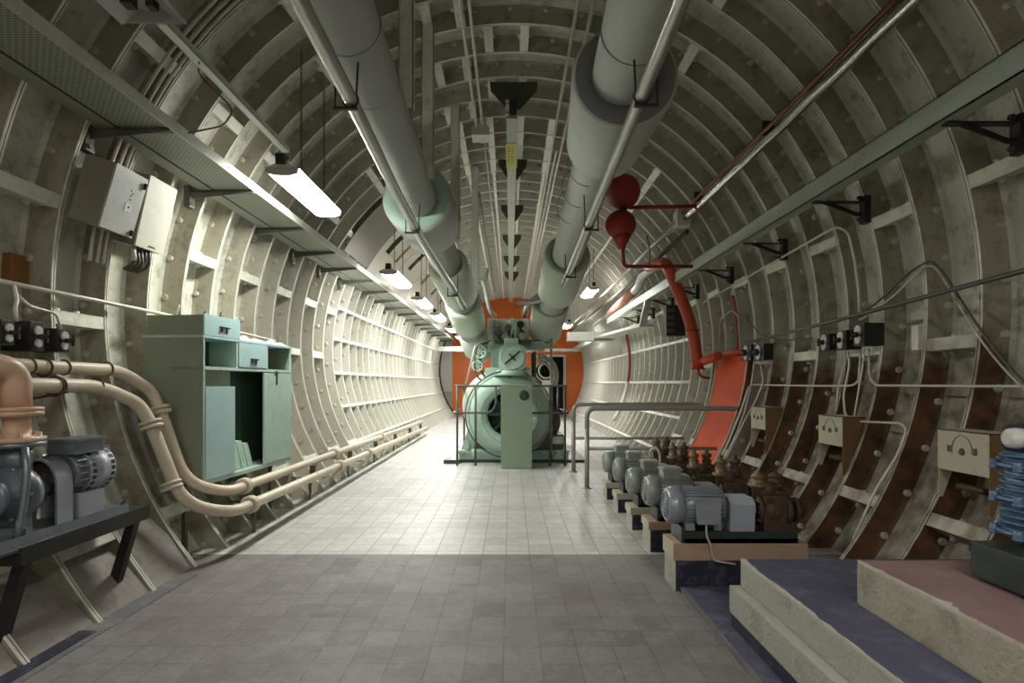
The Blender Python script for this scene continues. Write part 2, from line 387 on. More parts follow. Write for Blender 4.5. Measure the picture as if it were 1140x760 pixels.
# ------------------------------------------------------------------ floor and end walls
mb = MB(); mb.m('tile_light')
YB = 4.36
v = [mb.bm.verts.new(c) for c in ((-2.52, YB, 0), (2.58, YB, 0), (2.58, YEND, 0), (-2.52, YEND, 0))]; mb._f(v)
mb.m('tile_dark'); v = [mb.bm.verts.new(c) for c in ((-2.52, -1.6, 0), (2.58, -1.6, 0), (2.58, YB, 0), (-2.52, YB, 0))]; mb._f(v)
mb.m('concrete'); mb.box((-2.52, -1.6, -.12), (2.58, YEND, -.02))
struct(mb.build('floor'))
mb = B('gutter'); mb.box((-2.55, -1.6, -.06), (-2.12, 3.9, .004))
mb.m('navy_paint').box((-2.30, 1.4, .0), (-2.16, 3.0, .008)); 
t = mb.build('trim_1'); struct(t)
mb = B('concrete'); mb.m('haunch')
for k in range(-5, 0):
    y = Y0+k*PITCH+.03; y1 = y+PITCH-.06; h_ = .30+.06*((k*7) % 3)
    sec = [(-2.24, .0), (-2.28, .05), (-2.40, h_*.55), (-2.60, h_), (-2.80, h_+.02), (-2.80, -.02), (-2.24, -.02)]
    mb.prism([(x, y, z) for x, z in sec], (0, y1-y, 0))
struct(mb.build('trim_3'))
# end wall with a doorway
YW = YEND-.15
def disc_part(mb, r, x0, x1, z0, z1, y, th=.08):
    """piece of a round bulkhead clipped to a rectangle"""
    n = 40; pts = []
    xs = [x0+(x1-x0)*i/n for i in range(n+1)]
    top = []; bot = []
    for x in xs:
        h = math.sqrt(max(0, r*r-(x-CX)**2)); t_ = min(z1, CZ+h); b_ = max(z0, CZ-h)
        if t_ > b_+1e-4: top.append((x, y, t_)); bot.append((x, y, b_))
    if len(top) > 1: mb.prism(bot+top[::-1], (0, th, 0))
R_ = 3.0
mb = MB()
mb.m('orange_wall')
disc_part(mb, R_, -2.35, 1.25, 2.05, 5, YW); disc_part(mb, R_, -2.35, .95, 0, 2.05, YW); disc_part(mb, R_, 2.2, 3.05, -.1, 5, YW); disc_part(mb, R_, 1.25, 2.2, 2.4, 5, YW)
mb.m('wall_pale'); disc_part(mb, R_, -3.05, -2.35, .95, 5, YW-.02)
mb.m('wall_dado'); disc_part(mb, R_, -3.05, -2.35, -.1, .95, YW-.02)
mb.m('black_iron')
struct(mb.build('wall_far'))
d = B('wall_pale'); d.box((.88, YW-.06, 0), (1.25, YW+.1, 2.1)); d = None
mb = B('wall_pale'); mb.box((1.15, YW-.05, 2.36), (2.26, YW+.1, 2.44)); mb.box((2.16, YW-.05, 0), (2.26, YW+.1, 2.36)); mb.box((.93, YW-.05, 0), (1.01, YW+.1, 2.36)); mb.box((.93, YW-.05, 2.30), (1.2, YW+.1, 2.44))
door = struct(mb.build('door_1'))
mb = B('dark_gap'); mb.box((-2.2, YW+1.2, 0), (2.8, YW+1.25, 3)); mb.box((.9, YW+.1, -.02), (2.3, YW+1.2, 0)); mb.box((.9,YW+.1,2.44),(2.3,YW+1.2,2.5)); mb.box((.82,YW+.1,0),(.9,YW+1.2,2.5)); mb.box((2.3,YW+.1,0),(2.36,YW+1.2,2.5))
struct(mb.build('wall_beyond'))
mb = B('black_iron'); mb.tube([W(a, RI-.01, YW-.1) for a in range(-126, -62, 4)], .03, 8); struct(mb.build('trim_2'))
mb = B('wall_pale'); disc_part(mb, RO+.05, -3.2, 3.2, -.1, 5, -1.62, .06); struct(mb.build('wall_back'))

# ------------------------------------------------------------------ cable trays and the long beam
X0, X1, X2, ZT = -2.18, -2.52, -2.64, 2.94
t = thing('cable_tray', 'long perforated steel cable tray running high along the left wall on cantilever brackets', 'cable tray', (X1, 1.2, ZT))
YT = (1.2, 22.9)
B('tray_perforated').box((X0-.004, YT[0], ZT), (X1+.006, YT[1], ZT+.006)).build('perforated_base', t)
B('tray_plain').box((X1-.010, YT[0], ZT-.004), (X2, YT[1], ZT+.004)).build('plain_base', t)
B('dark_gap').box((X1+.006, YT[0], ZT+.001), (X1-.010, YT[1], ZT+.012)).build('joint', t)
B('tray_edge').box((X0-.004, YT[0], ZT-.012), (X0+.004, YT[1], ZT+.062)).box((X0-.03, YT[0], ZT+.055), (X0-.004, YT[1], ZT+.062)).build('outer_lip', t)
yb = [3.71, 4.9, 6.1, 7.2, 8.2, 9.2, 10.3, 11.4, 12.5, 13.6, 14.8, 16, 17.2, 18.4, 19.6, 20.8, 22.0]
for y in yb:
    mb = B('bracket_iron')
    mb.prism([(X0-.01, y-.02, ZT-.004), (X0-.01, y-.02, ZT-.025), (-2.70, y-.02, ZT-.075), (-2.70, y-.02, ZT-.004)], (0, .006, 0))
    mb.box((X0-.01, y-.025, ZT-.022), (-2.72, y+.03, ZT-.012))
    mb.box((-2.76, y-.04, ZT-.15), (-2.71, y+.04, ZT+.03)); mb.hexbolt((-2.71, y-.02, ZT-.12), (1,0,0), .014, .02)
    mb.build('bracket', t)
# cables lying in the tray
mb = B('conduit_dark')
for i in range(3): mb.tube([(-2.28-.07*i, y, ZT+.03+.004*math.sin(y*2+i)) for y in [1.2+.5*j for j in range(44)]], .014, 6)
tag(mb.build('cable_bundle'), 'dark cables lying inside the perforated tray on the left wall', 'cables', kind='stuff')

t = thing('support_beam', 'long grey green painted channel beam running high along the right wall', 'beam', (2.4, 1.6, 2.716))
B('beam_green').box((2.33, 1.6, 2.716), (2.43, 13.9, 2.724)).box((2.33, 1.6, 2.716), (2.337, 13.9, 2.86)).box((2.33, 1.6, 2.852), (2.43, 13.9, 2.86)).build('channel', t)
for y in (3.12, 4.48, 5.81, 7.2, 8.5, 9.8, 11.1, 12.4):
    mb = B('black_iron')
    mb.prism([(2.43, y, 2.714), (2.43, y, 2.70), (2.70, y, 2.60), (2.76, y, 2.60), (2.76, y, 2.63), (2.70, y, 2.63), (2.52, y, 2.70), (2.52, y, 2.714)], (0, .012, 0))
    mb.box((2.36, y-.02, 2.702), (2.78, y+.03, 2.712)); mb.box((2.74, y-.035, 2.54), (2.79, y+.035, 2.75))
    mb.hexbolt((2.73, y, 2.57), (-1,0,0), .016, .025); mb.hexbolt((2.73, y, 2.74), (-1,0,0), .016, .025)
    mb.build('bracket', t)
t = thing('bright_cable_tray', 'pale blue grey stepped cable tray beyond the end of the green beam', 'cable tray', (2.4, 13, 2.2))
mb = B('tray_edge'); mb.hexa([(2.30, 10.3, 2.30), (2.58, 10.3, 2.30), (2.58, 14.5, 2.42), (2.10, 14.5, 2.42)], [(2.30, 10.3, 2.36), (2.58, 10.3, 2.36), (2.58, 14.5, 2.46), (2.10, 14.5, 2.46)]); mb.build('tray_base', t)
mb = B('beam_green'); mb.hexa([(2.30, 10.22, 2.30), (2.42, 10.22, 2.30), (2.42, 10.32, 2.30), (2.30, 10.32, 2.30)], [(2.33, 9.9, 2.72), (2.43, 9.9, 2.72), (2.43, 10.0, 2.72), (2.33, 10.0, 2.72)]); mb.build('riser', t)
mb = B('rail_paint'); mb.box((1.45, 14.5, 2.36), (2.6, 14.8, 2.58)); tag(mb.build('cross_beam'), 'grey green box beam crossing under the roof at the right, past the red pipe', 'beam')
mb = B('rail_paint'); mb.box((-2.62, 20.6, 2.43), (-1.2, 20.85, 2.60)); mb.box((-1.2, 20.65, 2.5), (-.9, 20.8, 2.56)); tag(mb.build('cross_beam'), 'horizontal grey channel in front of the orange end wall on the left', 'beam')
mb = B('rail_paint'); mb.box((1.2, 20.6, 2.43), (2.62, 20.8, 2.52)); tag(mb.build('cross_beam'), 'pale horizontal channel in front of the orange end wall above the doorway', 'beam')
mb = B('beam_green'); mb.box((2.40, 14.95, 2.50), (2.52, 22.8, 2.64)); tag(mb.build('support_beam'), 'far stretch of grey channel beam on the right near the orange end wall', 'beam')

# ------------------------------------------------------------------ lagged ducts
def duct(name, label, path, segs, sleeves, bands, m0='lagging'):
    t = thing(name, label, 'duct', path[0][:3])
    pts = fillet([p[:3] for p in path], .35, 7)
    B(m0).tube(pts, path[0][3], 32).build('lagged_pipe', t)
    for (a, b, ra, rb, m1, m2) in sleeves:
        a = Vector(a); b = Vector(b); ax = (b-a).normalized(); L = (b-a).length
        mb = B(m1); mb.lathe(a, ax, [(0, path[0][3]*.95), (.0, ra-.02), (.02, ra), (L-.03, rb), (L, rb-.02), (L, path[0][3]*.95)], 40, closed=True)
        s_ = mb.build('insulation_sleeve', t)
        mb = B(m2); mb.lathe(a-ax*.004, ax, [(0, path[0][3]*.98), (0, ra-.025), (.006, ra-.02), (.006, path[0][3]*.98)], 40, closed=True); mb.build('end_face', s_)
    for c, ax, r in bands: B('lagging_end').torus(c, ax, r+.001, .004, 36, 6).build('seam', t)
    return t
LD = [(-1.00, 1.6, H+2.27, .20), (-.98, 3.4, H+2.15), (-.97, 5.0, H+1.985), (-.962, 6.0, H+1.905), (-.945, 7.0, H+1.86), (-.84, 7.9, H+1.56), (-.72, 9.2, H+1.2), (-.64, 9.9, H+.75), (-.52, 10.3, H+.52)]
t = duct('lagged_duct', 'large grey lagged duct on the left hanging under the roof beside its steel pipe', LD, None, [
    ((-.965, 5.95, H+1.910), (-.950, 6.9, H+1.875), .362, .345, 'lagging', 'mint_soft'),
    ((-.84, 7.7, H+1.58), (-.76, 8.7, H+1.34), .27, .27, 'lagging_pale', 'lagging_pale'),
    ((-.735, 9.0, H+1.25), (-.68, 9.6, H+.97), .29, .27, 'lagging_pale', 'lagging_pale'),
    ((-.65, 9.8, H+.86), (-.59, 10.15, H+.56), .25, .22, 'lagging_pale', 'lagging_pale')],
    [((-.98, y, H+2.15+(3.4-y)*(.067 if y < 3.4 else .096)), (0, 1, -.12), .202) for y in (2.9, 3.45, 4.0, 4.55, 5.1, 5.6)], 'lagging_left')
RD = [(.70, 1.4, H+2.12, .205), (.73, 3.1, H+2.06), (.77, 4.6, H+2.02), (.80, 6.4, H+1.98), (.79, 7.8, H+1.78), (.74, 8.9, H+1.45), (.62, 9.7, H+1.05), (.60, 10.0, H+.75)]
t = duct('lagged_duct', 'large grey lagged duct on the right with a wide collar near the camera', RD, None, [
    ((.765, 3.82, H+2.04), (.785, 4.85, H+2.01), .355, .31, 'lagging', 'lagging_end'),
    ((.79, 7.9, H+1.76), (.73, 9.0, H+1.42), .32, .30, 'lagging_pale', 'sage'),
    ((.66, 9.35, H+1.28), (.60, 9.95, H+.86), .30, .28, 'lagging_pale', 'sage')],
    [((.735, y, H+2.06-(y-3.1)*.02), (0, 1, 0), .207) for y in (2.6, 3.35, 5.3, 5.9, 6.5)])

def steel_run(label, pts, r, hang, xo, m='steel_tube'):
    t = thing('steel_pipe', label, 'pipe', pts[0])
    B(m).tube(pts, r, 16).build('tube', t)
    for (x, y, z, zt) in hang:
        mb = B('black_iron'); mb.box((x-.10 if xo < 0 else x-.04, y-.012, z-r-.02), (x+.04 if xo < 0 else x+.10, y+.012, z-r-.004))
        mb.cyl((x+(.03 if xo < 0 else -.03), y, z-r-.01), (x+(.045 if xo < 0 else -.045), y, zt), .006, 6)
        mb.cyl((x-(.09 if xo < 0 else -.09), y, z-r-.01), (x-(.09 if xo < 0 else -.09), y, zt-.12), .006, 6)
        mb.torus((x, y, z), (0,1,0), r+.004, .005, 18, 6)
        mb.build('hanger', t)
    return t
def lx(y): return -.95+.012*max(0, y-5)
LT = [(-.95, 1.0, 3.10), (-.95, 2.58, 3.02), (-.95, 3.42, 2.985), (-.945, 4.68, 2.885), (-.92, 5.95, 2.790), (-.80, 6.9, 2.60), (-.70, 7.7, 2.45), (-.68, 8.4, 2.40)]
def li(T, y):
    for a, b in zip(T, T[1:]):
        if y <= b[1] or b is T[-1]:
            k = (y-a[1])/(b[1]-a[1]); return a[0]+(b[0]-a[0])*k, a[2]+(b[2]-a[2])*k
steel_run('bare steel pipe slung below the left lagged duct', LT, .043, [(*[li(LT, y)[0]], y, li(LT, y)[1], li(LT, y)[1]+.22) for y in (3.42, 5.6, 7.5)], -1)
RT = [(.765, 1.0, 3.10), (.755, 2.54, 2.99), (.75, 4.7, 2.857), (.75, 7.2, 2.72), (.74, 8.6, 2.65), (.55, 9.0, 2.60), (.1, 9.2, 2.55)]
RTs = fillet(RT, .25, 5)
steel_run('bare steel pipe slung below the right lagged duct', RTs, .040, [(li(RT, y)[0], y, li(RT, y)[1], li(RT, y)[1]+.28) for y in (3.3, 5.5, 7.4)], 1)

# flat hangers for the ducts
for i, (x, y, zb) in enumerate([(-.78, 4.3, 3.38), (-.76, 5.3, 3.20), (-.66, 6.9, 3.04), (-.55, 9.0, 2.75)]):
    zt = CZ+math.sqrt(RI**2-(x-CX)**2)
    t = B('lining_edge').box((x-.055, y-.004, zb-.02), (x+.055, y+.004, zt+.02)).box((x-.055, y-.004, zb-.02), (x-.049, y+.07, zt+.02)).box((x+.049, y-.004, zb-.02), (x+.055, y+.06, zt+.02)).build('duct_hanger')
    tag(t, ['pale channel hanger beside the left duct, nearest of its row', 'second pale channel hanger beside the left duct', 'third pale channel hanger, just past the mint faced collar', 'farthest pale channel hanger beside the left duct'][i], 'hanger', 'channel hangers of the left duct')
# lifting beam under the crown
t = thing('runway_beam', 'flat green grey runway beam hung on black gusset plates under the crown', 'beam', (CX, 6.3, 4.35))
B('beam_green').box((-.045, 6.7, 4.385), (.085, 22, 4.40)).box((.012, 6.7, 4.40), (.028, 22, 4.5)).build('flange', t)
mb = B('white_enamel'); mb.box((-.052, 6.42, 4.29), (-.012, 6.44, 4.46)); s_ = mb.build('splice_plate', t)
mb = B('black_iron'); mb.box((-.012, 6.42, 4.29), (.07, 6.44, 4.46)); mb.box((-.04, 6.44, 4.385), (.075, 6.72, 4.40))
for z in (4.32, 4.42):
    mb.hexbolt((-.032, 6.42, z), (0,-1,0), .009, .01)
mb.build('splice_plate', t)
for y in (6.5, 8.75, 11.0, 13.2, 15.4, 17.6):
    q_ = 1 if y < 7 else .8
    mb = B('gusset_olive'); mb.prism([(CX-.27*q_, y, 4.70), (CX-.26*q_, y, 4.60), (CX-.07, y, 4.39), (CX+.07, y, 4.39), (CX+.26*q_, y, 4.60), (CX+.27*q_, y, 4.70)], (0, .012, 0)); mb.build('gusset', t)
s = B('yellow_sign').box((-.055, 7.4, 4.378), (.095, 8.25, 4.384)).build('load_sign')
tag(s, 'yellow sign with small dark marks under the crown beam', 'sign')
mb = B('sign_mark')
rr = random.Random(3)
for col in (-.018, .032):
    y = 7.52
    while y < 8.05:
        h = .07
        mb.box((col-.014, y, 4.3765), (col-.010, y+h*.8, 4.3785)); mb.box((col-.014, y, 4.3765), (col+.014, y+.012, 4.3785))
        if rr.random() < .6: mb.box((col-.014, y+h*.4, 4.3765), (col+.012, y+h*.4+.012, 4.3785))
        if rr.random() < .6: mb.box((col+.010, y, 4.3765), (col+.014, y+h*.7, 4.3785))
        y += .1
mb.build('marking', s)
# thin conduits under the crown
def conduit(label, pts, r, m='conduit', rad=.06, name='conduit', cat='conduit', group=None):
    return tag(B(m).tube(fillet(pts, rad, 5), r, 10).build(name), label, cat, group)
conduit('left one of two pale conduits running under the crown to a small box', [(-.43, 1.5, 4.55), (-.43, 7.35, 4.55)], .016)
conduit('right one of two pale conduits running under the crown to a small box', [(-.35, 1.5, 4.55), (-.35, 7.35, 4.55)], .016)
tag(B('conduit').box((-.49, 7.3, 4.45), (-.27, 7.55, 4.56), .006).build('junction_box'), 'small pale junction box where two conduits end under the crown', 'junction box')
conduit('single thin conduit going on from the junction box under the crown', [(-.34, 7.5, 4.50), (-.33, 14, 4.50), (-.32, 20, 4.5)], .011)
conduit('dark thin conduit under the crown left of the runway beam', [(-.52, 9.6, 4.48), (-.52, 20, 4.48)], .013, 'conduit_dark')
conduit('pale conduit under the crown nearest the runway beam on its right', [(.57, 1.5, 4.50), (.57, 20, 4.50)], .018)
conduit('pale conduit under the crown, close beside the right duct', [(.69, 1.5, 4.45), (.69, 20, 4.45)], .018)
conduit('short dark conduit between the pale ones right of the runway beam', [(.63, 7.7, 4.40), (.63, 7.9, 4.46), (.63, 20, 4.46)], .014, 'conduit')

# ------------------------------------------------------------------ luminaires
def lamp(label, x, y, z, L, lit=True, tilt=0., chain=None, name='fluorescent_lamp', group='fluorescent lamps under the roof'):
    t = thing(name, label, 'lamp', (x, y, z), group)
    w = .13
    def bx(mb, xa, ya, za, xb, yb_, zb): mb.box((x+xa, y+ya, z+za), (x+xb, y+yb_, z+zb)); return mb
    if lit:
        mb = B('white_enamel'); bx(mb, -.05, .02, .035, .05, L-.02, .085); 
        mb.prism([(x-w, y+.0, z+.02), (x-.05, y, z+.05), (x+.05, y, z+.05), (x+w, y, z+.02)], (0, L, 0)); mb.build('housing', t)
        mb = B('tube_light_fill' if y < 0 else 'tube_light' if y < 8 else 'tube_light_far'); mb.prism([(x-w+.005, y+.03, z+.02), (x-w+.015, y+.03, z-.02), (x-.06, y+.03, z-.035), (x+.06, y+.03, z-.035), (x+w-.015, y+.03, z-.02), (x+w-.005, y+.03, z+.02)], (0, L-.06, 0)); mb.build('diffuser', t)
        for yy in (0, L-.03): B('reflector_grey').prism([(x-w, y+yy, z+.022), (x-w+.01, y+yy, z-.022), (x-.06, y+yy, z-.038), (x+.06, y+yy, z-.038), (x+w-.01, y+yy, z-.022), (x+w, y+yy, z+.022)], (0, .028, 0)).build('end_cap', t)
        mb = B('black_iron'); bx(mb, -.035, -.03, .04, .035, .06, .12); mb.build('gland', t)
    else:
        mb = B('reflector_grey')
        mb.prism([(x-.17, y, z), (x-.06, y, z+.07), (x+.06, y, z+.07), (x+.17, y, z), (x+.165, y, z-.012), (x+.055, y, z+.058), (x-.055, y, z+.058), (x-.165, y, z-.012)], (0, L, 0))
        mb.prism([(x-.17, y+L, z), (x-.06, y+L, z+.07), (x+.06, y+L, z+.07), (x+.17, y+L, z)], (0, .006, 0)); mb.build('reflector', t)
        bx(B('black_iron'), -.07, L-.16, .0, -.02, L-.10, .06).build('lampholder', t); bx(B('black_iron'), .03, L-.12, .01, .07, L-.07, .06).build('lampholder', t)
    if chain:
        for cy in chain:
            xt = x+.03; zt = CZ+math.sqrt(RI**2-(xt-CX)**2); zc = z+.08; mb = B('conduit_dark'); i = 0
            while zc < zt:
                ax = (1,0,0) if i % 2 else (0,1,0)
                path = [Vector((xt, y+cy, zc+.02))+Vector(((0, math.cos(q)*.009, math.sin(q)*.02) if i % 2 else (math.cos(q)*.009, 0, math.sin(q)*.02))) for q in [2*PI*k/8 for k in range(9)]]
                mb.tube(path, .0035, 5, caps=False); zc += .031; i += 1
            mb.build('chain', t)
    return t
l1 = lamp('nearest lit lamp, hanging on two chains left of the left duct', -1.80, 4.52, H+1.675, 1.18, chain=(.35, .95))
for y, lb in ((8.3, 'second lit lamp of the left row, against the pale roof panels'), (10.9, 'third lit lamp of the left row'), (13.4, 'fourth lit lamp of the left row'), (16.6, 'fifth lit lamp of the left row, far down the tunnel'), (19.6, 'last lit lamp of the left row before the end wall')):
    lamp(lb, -1.76, y, H+1.60, 1.25, chain=(.3, .95))
lamp('lit lamp on the right side, seen between duct and bright steel pipe', 1.75, 12.0, H+1.98, 1.2, chain=(.3, .9))
lamp('unlit lamp with open grey reflector at the top left edge of the picture', -1.84, 1.75, H+1.86, 1.22, lit=False, name='open_lamp', group=None)
for (x, y) in ((-1.76, -.9), (1.2, -1.0), (1.75, 17.0)):  # lamps added for fill light: two unseen behind the camera, one far right
    lamp({-.9: 'added fill lamp, unseen behind the camera on the left', -1.0: 'added fill lamp, unseen behind the camera on the right', 17.0: 'added lit lamp farther along the right side'}[y], x, y, H+1.75, 1.2, chain=(.3, .9))
t = B('tray_edge').box((-1.88, 3.05, H+1.90), (-1.82, 4.75, H+1.905)).box((-1.88, 3.05, H+1.90), (-1.876, 4.75, H+1.94)).box((-1.824, 3.05, H+1.90), (-1.82, 4.75, H+1.94)).build('lamp_channel')
tag(t, 'slotted pale channel that carries the near lamps on the left', 'channel')
conduit('loose dark cable looping down from the slotted lamp channel', [(-1.84, 3.4, H+1.9), (-1.95, 3.6, H+1.93), (-1.80, 3.75, H+1.78), (-1.92, 3.85, H+1.72), (-2.25, 3.9, 2.98)], .006, 'conduit_dark')

# roof panels on the left, beyond the second ring group
def roof_panel(y0, y1, a0, a1, m, label, slots, grp):
    mb = B(m); na = 18; ny = 12; r = RI-.012
    def vv(i, j, rr): return W(a0+(a1-a0)*i/na, rr, y0+(y1-y0)*j/ny)
    for i in range(na):
        for j in range(ny):
            if any(i0 <= i < i1 and j0 <= j < j1 for i0, i1, j0, j1 in slots): continue
            mb._f([mb.bm.verts.new(vv(a, b, r)) for a, b in ((i,j),(i+1,j),(i+1,j+1),(i,j+1))])
    bmesh.ops.remove_doubles(mb.bm, verts=mb.bm.verts, dist=1e-4)
    g = bmesh.ops.solidify(mb.bm, geom=list(mb.bm.faces), thickness=.01)
    o = mb.build('roof_panel'); return tag(o, label, 'panel', grp)
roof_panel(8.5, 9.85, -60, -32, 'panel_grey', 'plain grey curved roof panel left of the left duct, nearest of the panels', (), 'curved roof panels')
lbs = ['first pale curved roof panel behind the plain grey one', 'second pale curved roof panel', 'third pale curved roof panel', 'fourth pale curved roof panel', 'fifth pale curved roof panel', 'sixth pale curved roof panel', 'farthest pale curved roof panel']
for i in range(7):
    y = 9.87+i*1.72
    roof_panel(y, y+1.70, -61, -26, 'panel_pale', lbs[i], ((5, 12, 2, 4), (5, 12, 8, 9)) if i == 0 else ((6, 12, 3, 5),), 'curved roof panels')

# ------------------------------------------------------------------ pipes on the right upper wall
t = thing('foil_pipe', 'shiny foil wrapped pipe running along the upper right of the roof', 'pipe', (2.29, 1.6, 3.48))
fp = [(2.29, 1.6, 3.48), (2.28, 7.6, 3.45)]
B('chrome_foil').tube([(2.29+.004*math.sin(k*2.1), 1.6+6*k/24, 3.48-.03*k/24+.003*math.cos(k*1.7)) for k in range(25)], .042, 18).build('tube', t)
B('copper_brown').tube([(2.255, 1.6, 3.545), (2.245, 7.6, 3.515)], .020, 10).build('copper_line', t)
B('white_enamel').box((2.18, 7.5, 3.36), (2.36, 7.7, 3.56), .01).build('elbow_cover', t)
for k in (3, 7):
    mb = B('black_iron'); y = Y0+k*PITCH-.4; mb.box((2.24, y, 3.50), (2.34, y+.03, 3.62)); mb.build('clip', t)
conduit('plain grey pipe carrying on from the foil wrapped pipe along the right roof', [(2.20, 7.6, 3.42), (2.1, 12, 3.28), (2.0, 20, 3.2)], .035, 'steel_tube', name='grey_pipe', cat='pipe')
conduit('dark pipe running beside the grey pipe on the far right roof', [(2.34, 7.6, 3.30), (2.25, 12, 3.16), (2.1, 20, 3.1)], .03, 'conduit_dark', name='grey_pipe', cat='pipe')

# red vessels
t = thing('red_vessel_pair', 'two dark red round vessels one above the other on thin red pipes', 'vessel', P(694, 232, 7.0))
B('red_paint').ball(P(693.8, 213.5, 7.0), .205, 32, (1, 1, 1.02)).torus(P(693.8, 213.5, 7), (0,0,1), .203, .008, 32, 6).build('upper_vessel', t)
B('red_paint').ball(P(691, 250, 7.0), .185, 32, (1, 1, .95)).lathe(P(692, 262, 7.0), (0,0,-1), [(0,.12),(.08,.075),(.13,.05),(.16,.05)], 20).build('lower_vessel', t)
B('black_iron').cyl(P(693.5, 229, 7), P(693.5, 236, 7), .05, 12).build('neck', t)
a = P(693, 270, 7.0); b = P(694.5, 296.5, 7.0); c = P(771, 297, 7.0)
B('red_paint').tube(fillet([a, b, (c.x, 7.0, b.z)], .05, 5), .022, 12).build('feed_pipe', t)
B('red_paint').cyl(P(700, 231, 7.0), P(780, 229.5, 7.0), .024, 12).cyl(P(774, 229.7, 7.0), P(780, 229.5, 7.0), .036, 12).build('upper_arm', t)
B('conduit_dark').tube([P(720, 262, 7.0), P(724, 280, 7.0), P(723, 296, 7.0)], .008, 8).build('drop_cable', t)

# thick red pipe
Yr = 8.2
t = thing('thick_red_pipe', 'thick bright red pipe bending down the right wall to the orange panel', 'pipe', P(775, 410, Yr))
pp = [P(722, 297, 9.3), P(742, 292, Yr), P(752, 317, Yr), P(764, 345, Yr), P(771, 368, Yr), P(775, 392, Yr), P(777, 410, Yr)]
B('red_orange').tube(fillet(pp, .16, 6), .082, 20).build('downpipe', t)
mb = B('red_orange'); mb.tube(fillet([P(777, 402, Yr), P(784, 402, Yr-.1), P(800, 396, Yr-.6)], .1), .06, 12); mb.build('side_branch', t)
B('red_paint').torus(P(771, 368, Yr), (0, .05, 1), .084, .012).torus(P(777, 410, Yr), (0,0,1), .084, .014).build('collar', t)
B('red_paint').tube(fillet([P(777, 408, Yr), P(779, 419, Yr), P(790, 421, Yr)], .06), .02, 10).build('drain', t)
t = thing('primed_pipe', 'faded pinkish pipe with white patches running back along the right wall', 'pipe', P(700, 330, 11.5))
q = [P(736, 293, 9.0), P(722, 301, 9.8), P(714, 307, 10.2), P(712, 318, 10.4), P(706, 324, 10.8)]
B('white_enamel').tube(fillet(q, .12), .075, 14).build('white_elbow', t)
B('pink_primer').tube([P(706, 324, 10.8), P(679, 349, 13.6)], .085, 14).build('pink_section', t)
B('steel_tube').tube([P(679, 349, 13.6), P(662, 361, 17)], .05, 12).build('bare_section', t)
conduit('thin dark red pipe dropping from the beam to the orange panel', [W(78, RI-.03, 7.35), W(82, RI-.03, 7.35), W(86, RI-.03, 7.35), W(90, RI-.03, 7.35), W(93.5, RI-.03, 7.35)], .016, 'red_paint', name='red_pipe', cat='pipe')
far = [W(76+4*i, RI-.03, 14.0) for i in range(7)]
conduit('thin red pipe on the far right wall with a pale lower end', far, .03, 'red_paint', name='red_pipe', cat='pipe')
conduit('pale pipe end below the thin red pipe on the far right wall', [W(100+4*i, RI-.03, 14.0) for i in range(6)], .04, 'conduit', name='pale_pipe', cat='pipe')

# orange wall panel
mb = B('orange_paint'); na = 20; y0, y1 = 7.09, 8.12; a0, a1 = 93.2, 129
rows = [[mb.bm.verts.new(W(a0+(a1-a0)*i/na, r_, yy)) for i in range(na+1)] for (r_, yy) in ((RI-.005, y0), (RI-.005, y1), (RI+.03, y1), (RI+.03, y0))]
for j in range(4):
    for i in range(na): mb._f((rows[j][i], rows[j][i+1], rows[(j+1)%4][i+1], rows[(j+1)%4][i]))
mb._f([rows[j][0] for j in range(4)]); mb._f([rows[j][na] for j in range(4)][::-1])
t = thing('orange_panel', 'glossy orange curved panel over the lower right wall behind the handrails', 'panel', W(110, RI, 7.6))
mb.build('sheet', t)
for yy in (y0-.012, y1+.012): B('hood_cream').tube([W(a0+(a1-a0)*i/na, RI-.01, yy) for i in range(na+1)], .014, 8).build('edge_strip', t)
B('red_orange').tube([W(92.6, RI-.05, 7.02), W(92.6, RI-.05, 8.14)], .035, 12).build('top_pipe', t)

# black distribution board on the right wall far
t = thing('distribution_board', 'tall black panel on the right wall behind the thick red pipe', 'electrical panel', P(747, 374, 9.4))
mb = B('black_iron'); a = P(740, 340, 9.4); b = P(753, 374, 9.4); mb.box((a.x, 9.3, b.z), (b.x+.12, 9.5, a.z), .01); mb.build('case', t)
mb = B('conduit_dark')
for i in range(4): mb.box((a.x+.02, 9.285, b.z+.05+i*.11), (a.x+.12, 9.3, b.z+.11+i*.11))
mb.build('switch', t)
for i in range(2): conduit(['upper', 'lower'][i]+' short pale cable arching from the black panel to the red pipe', [P(753, 346+5*i, 9.4), P(760, 344+6*i, 9.3), P(764, 352+6*i, 9.2)], .012)

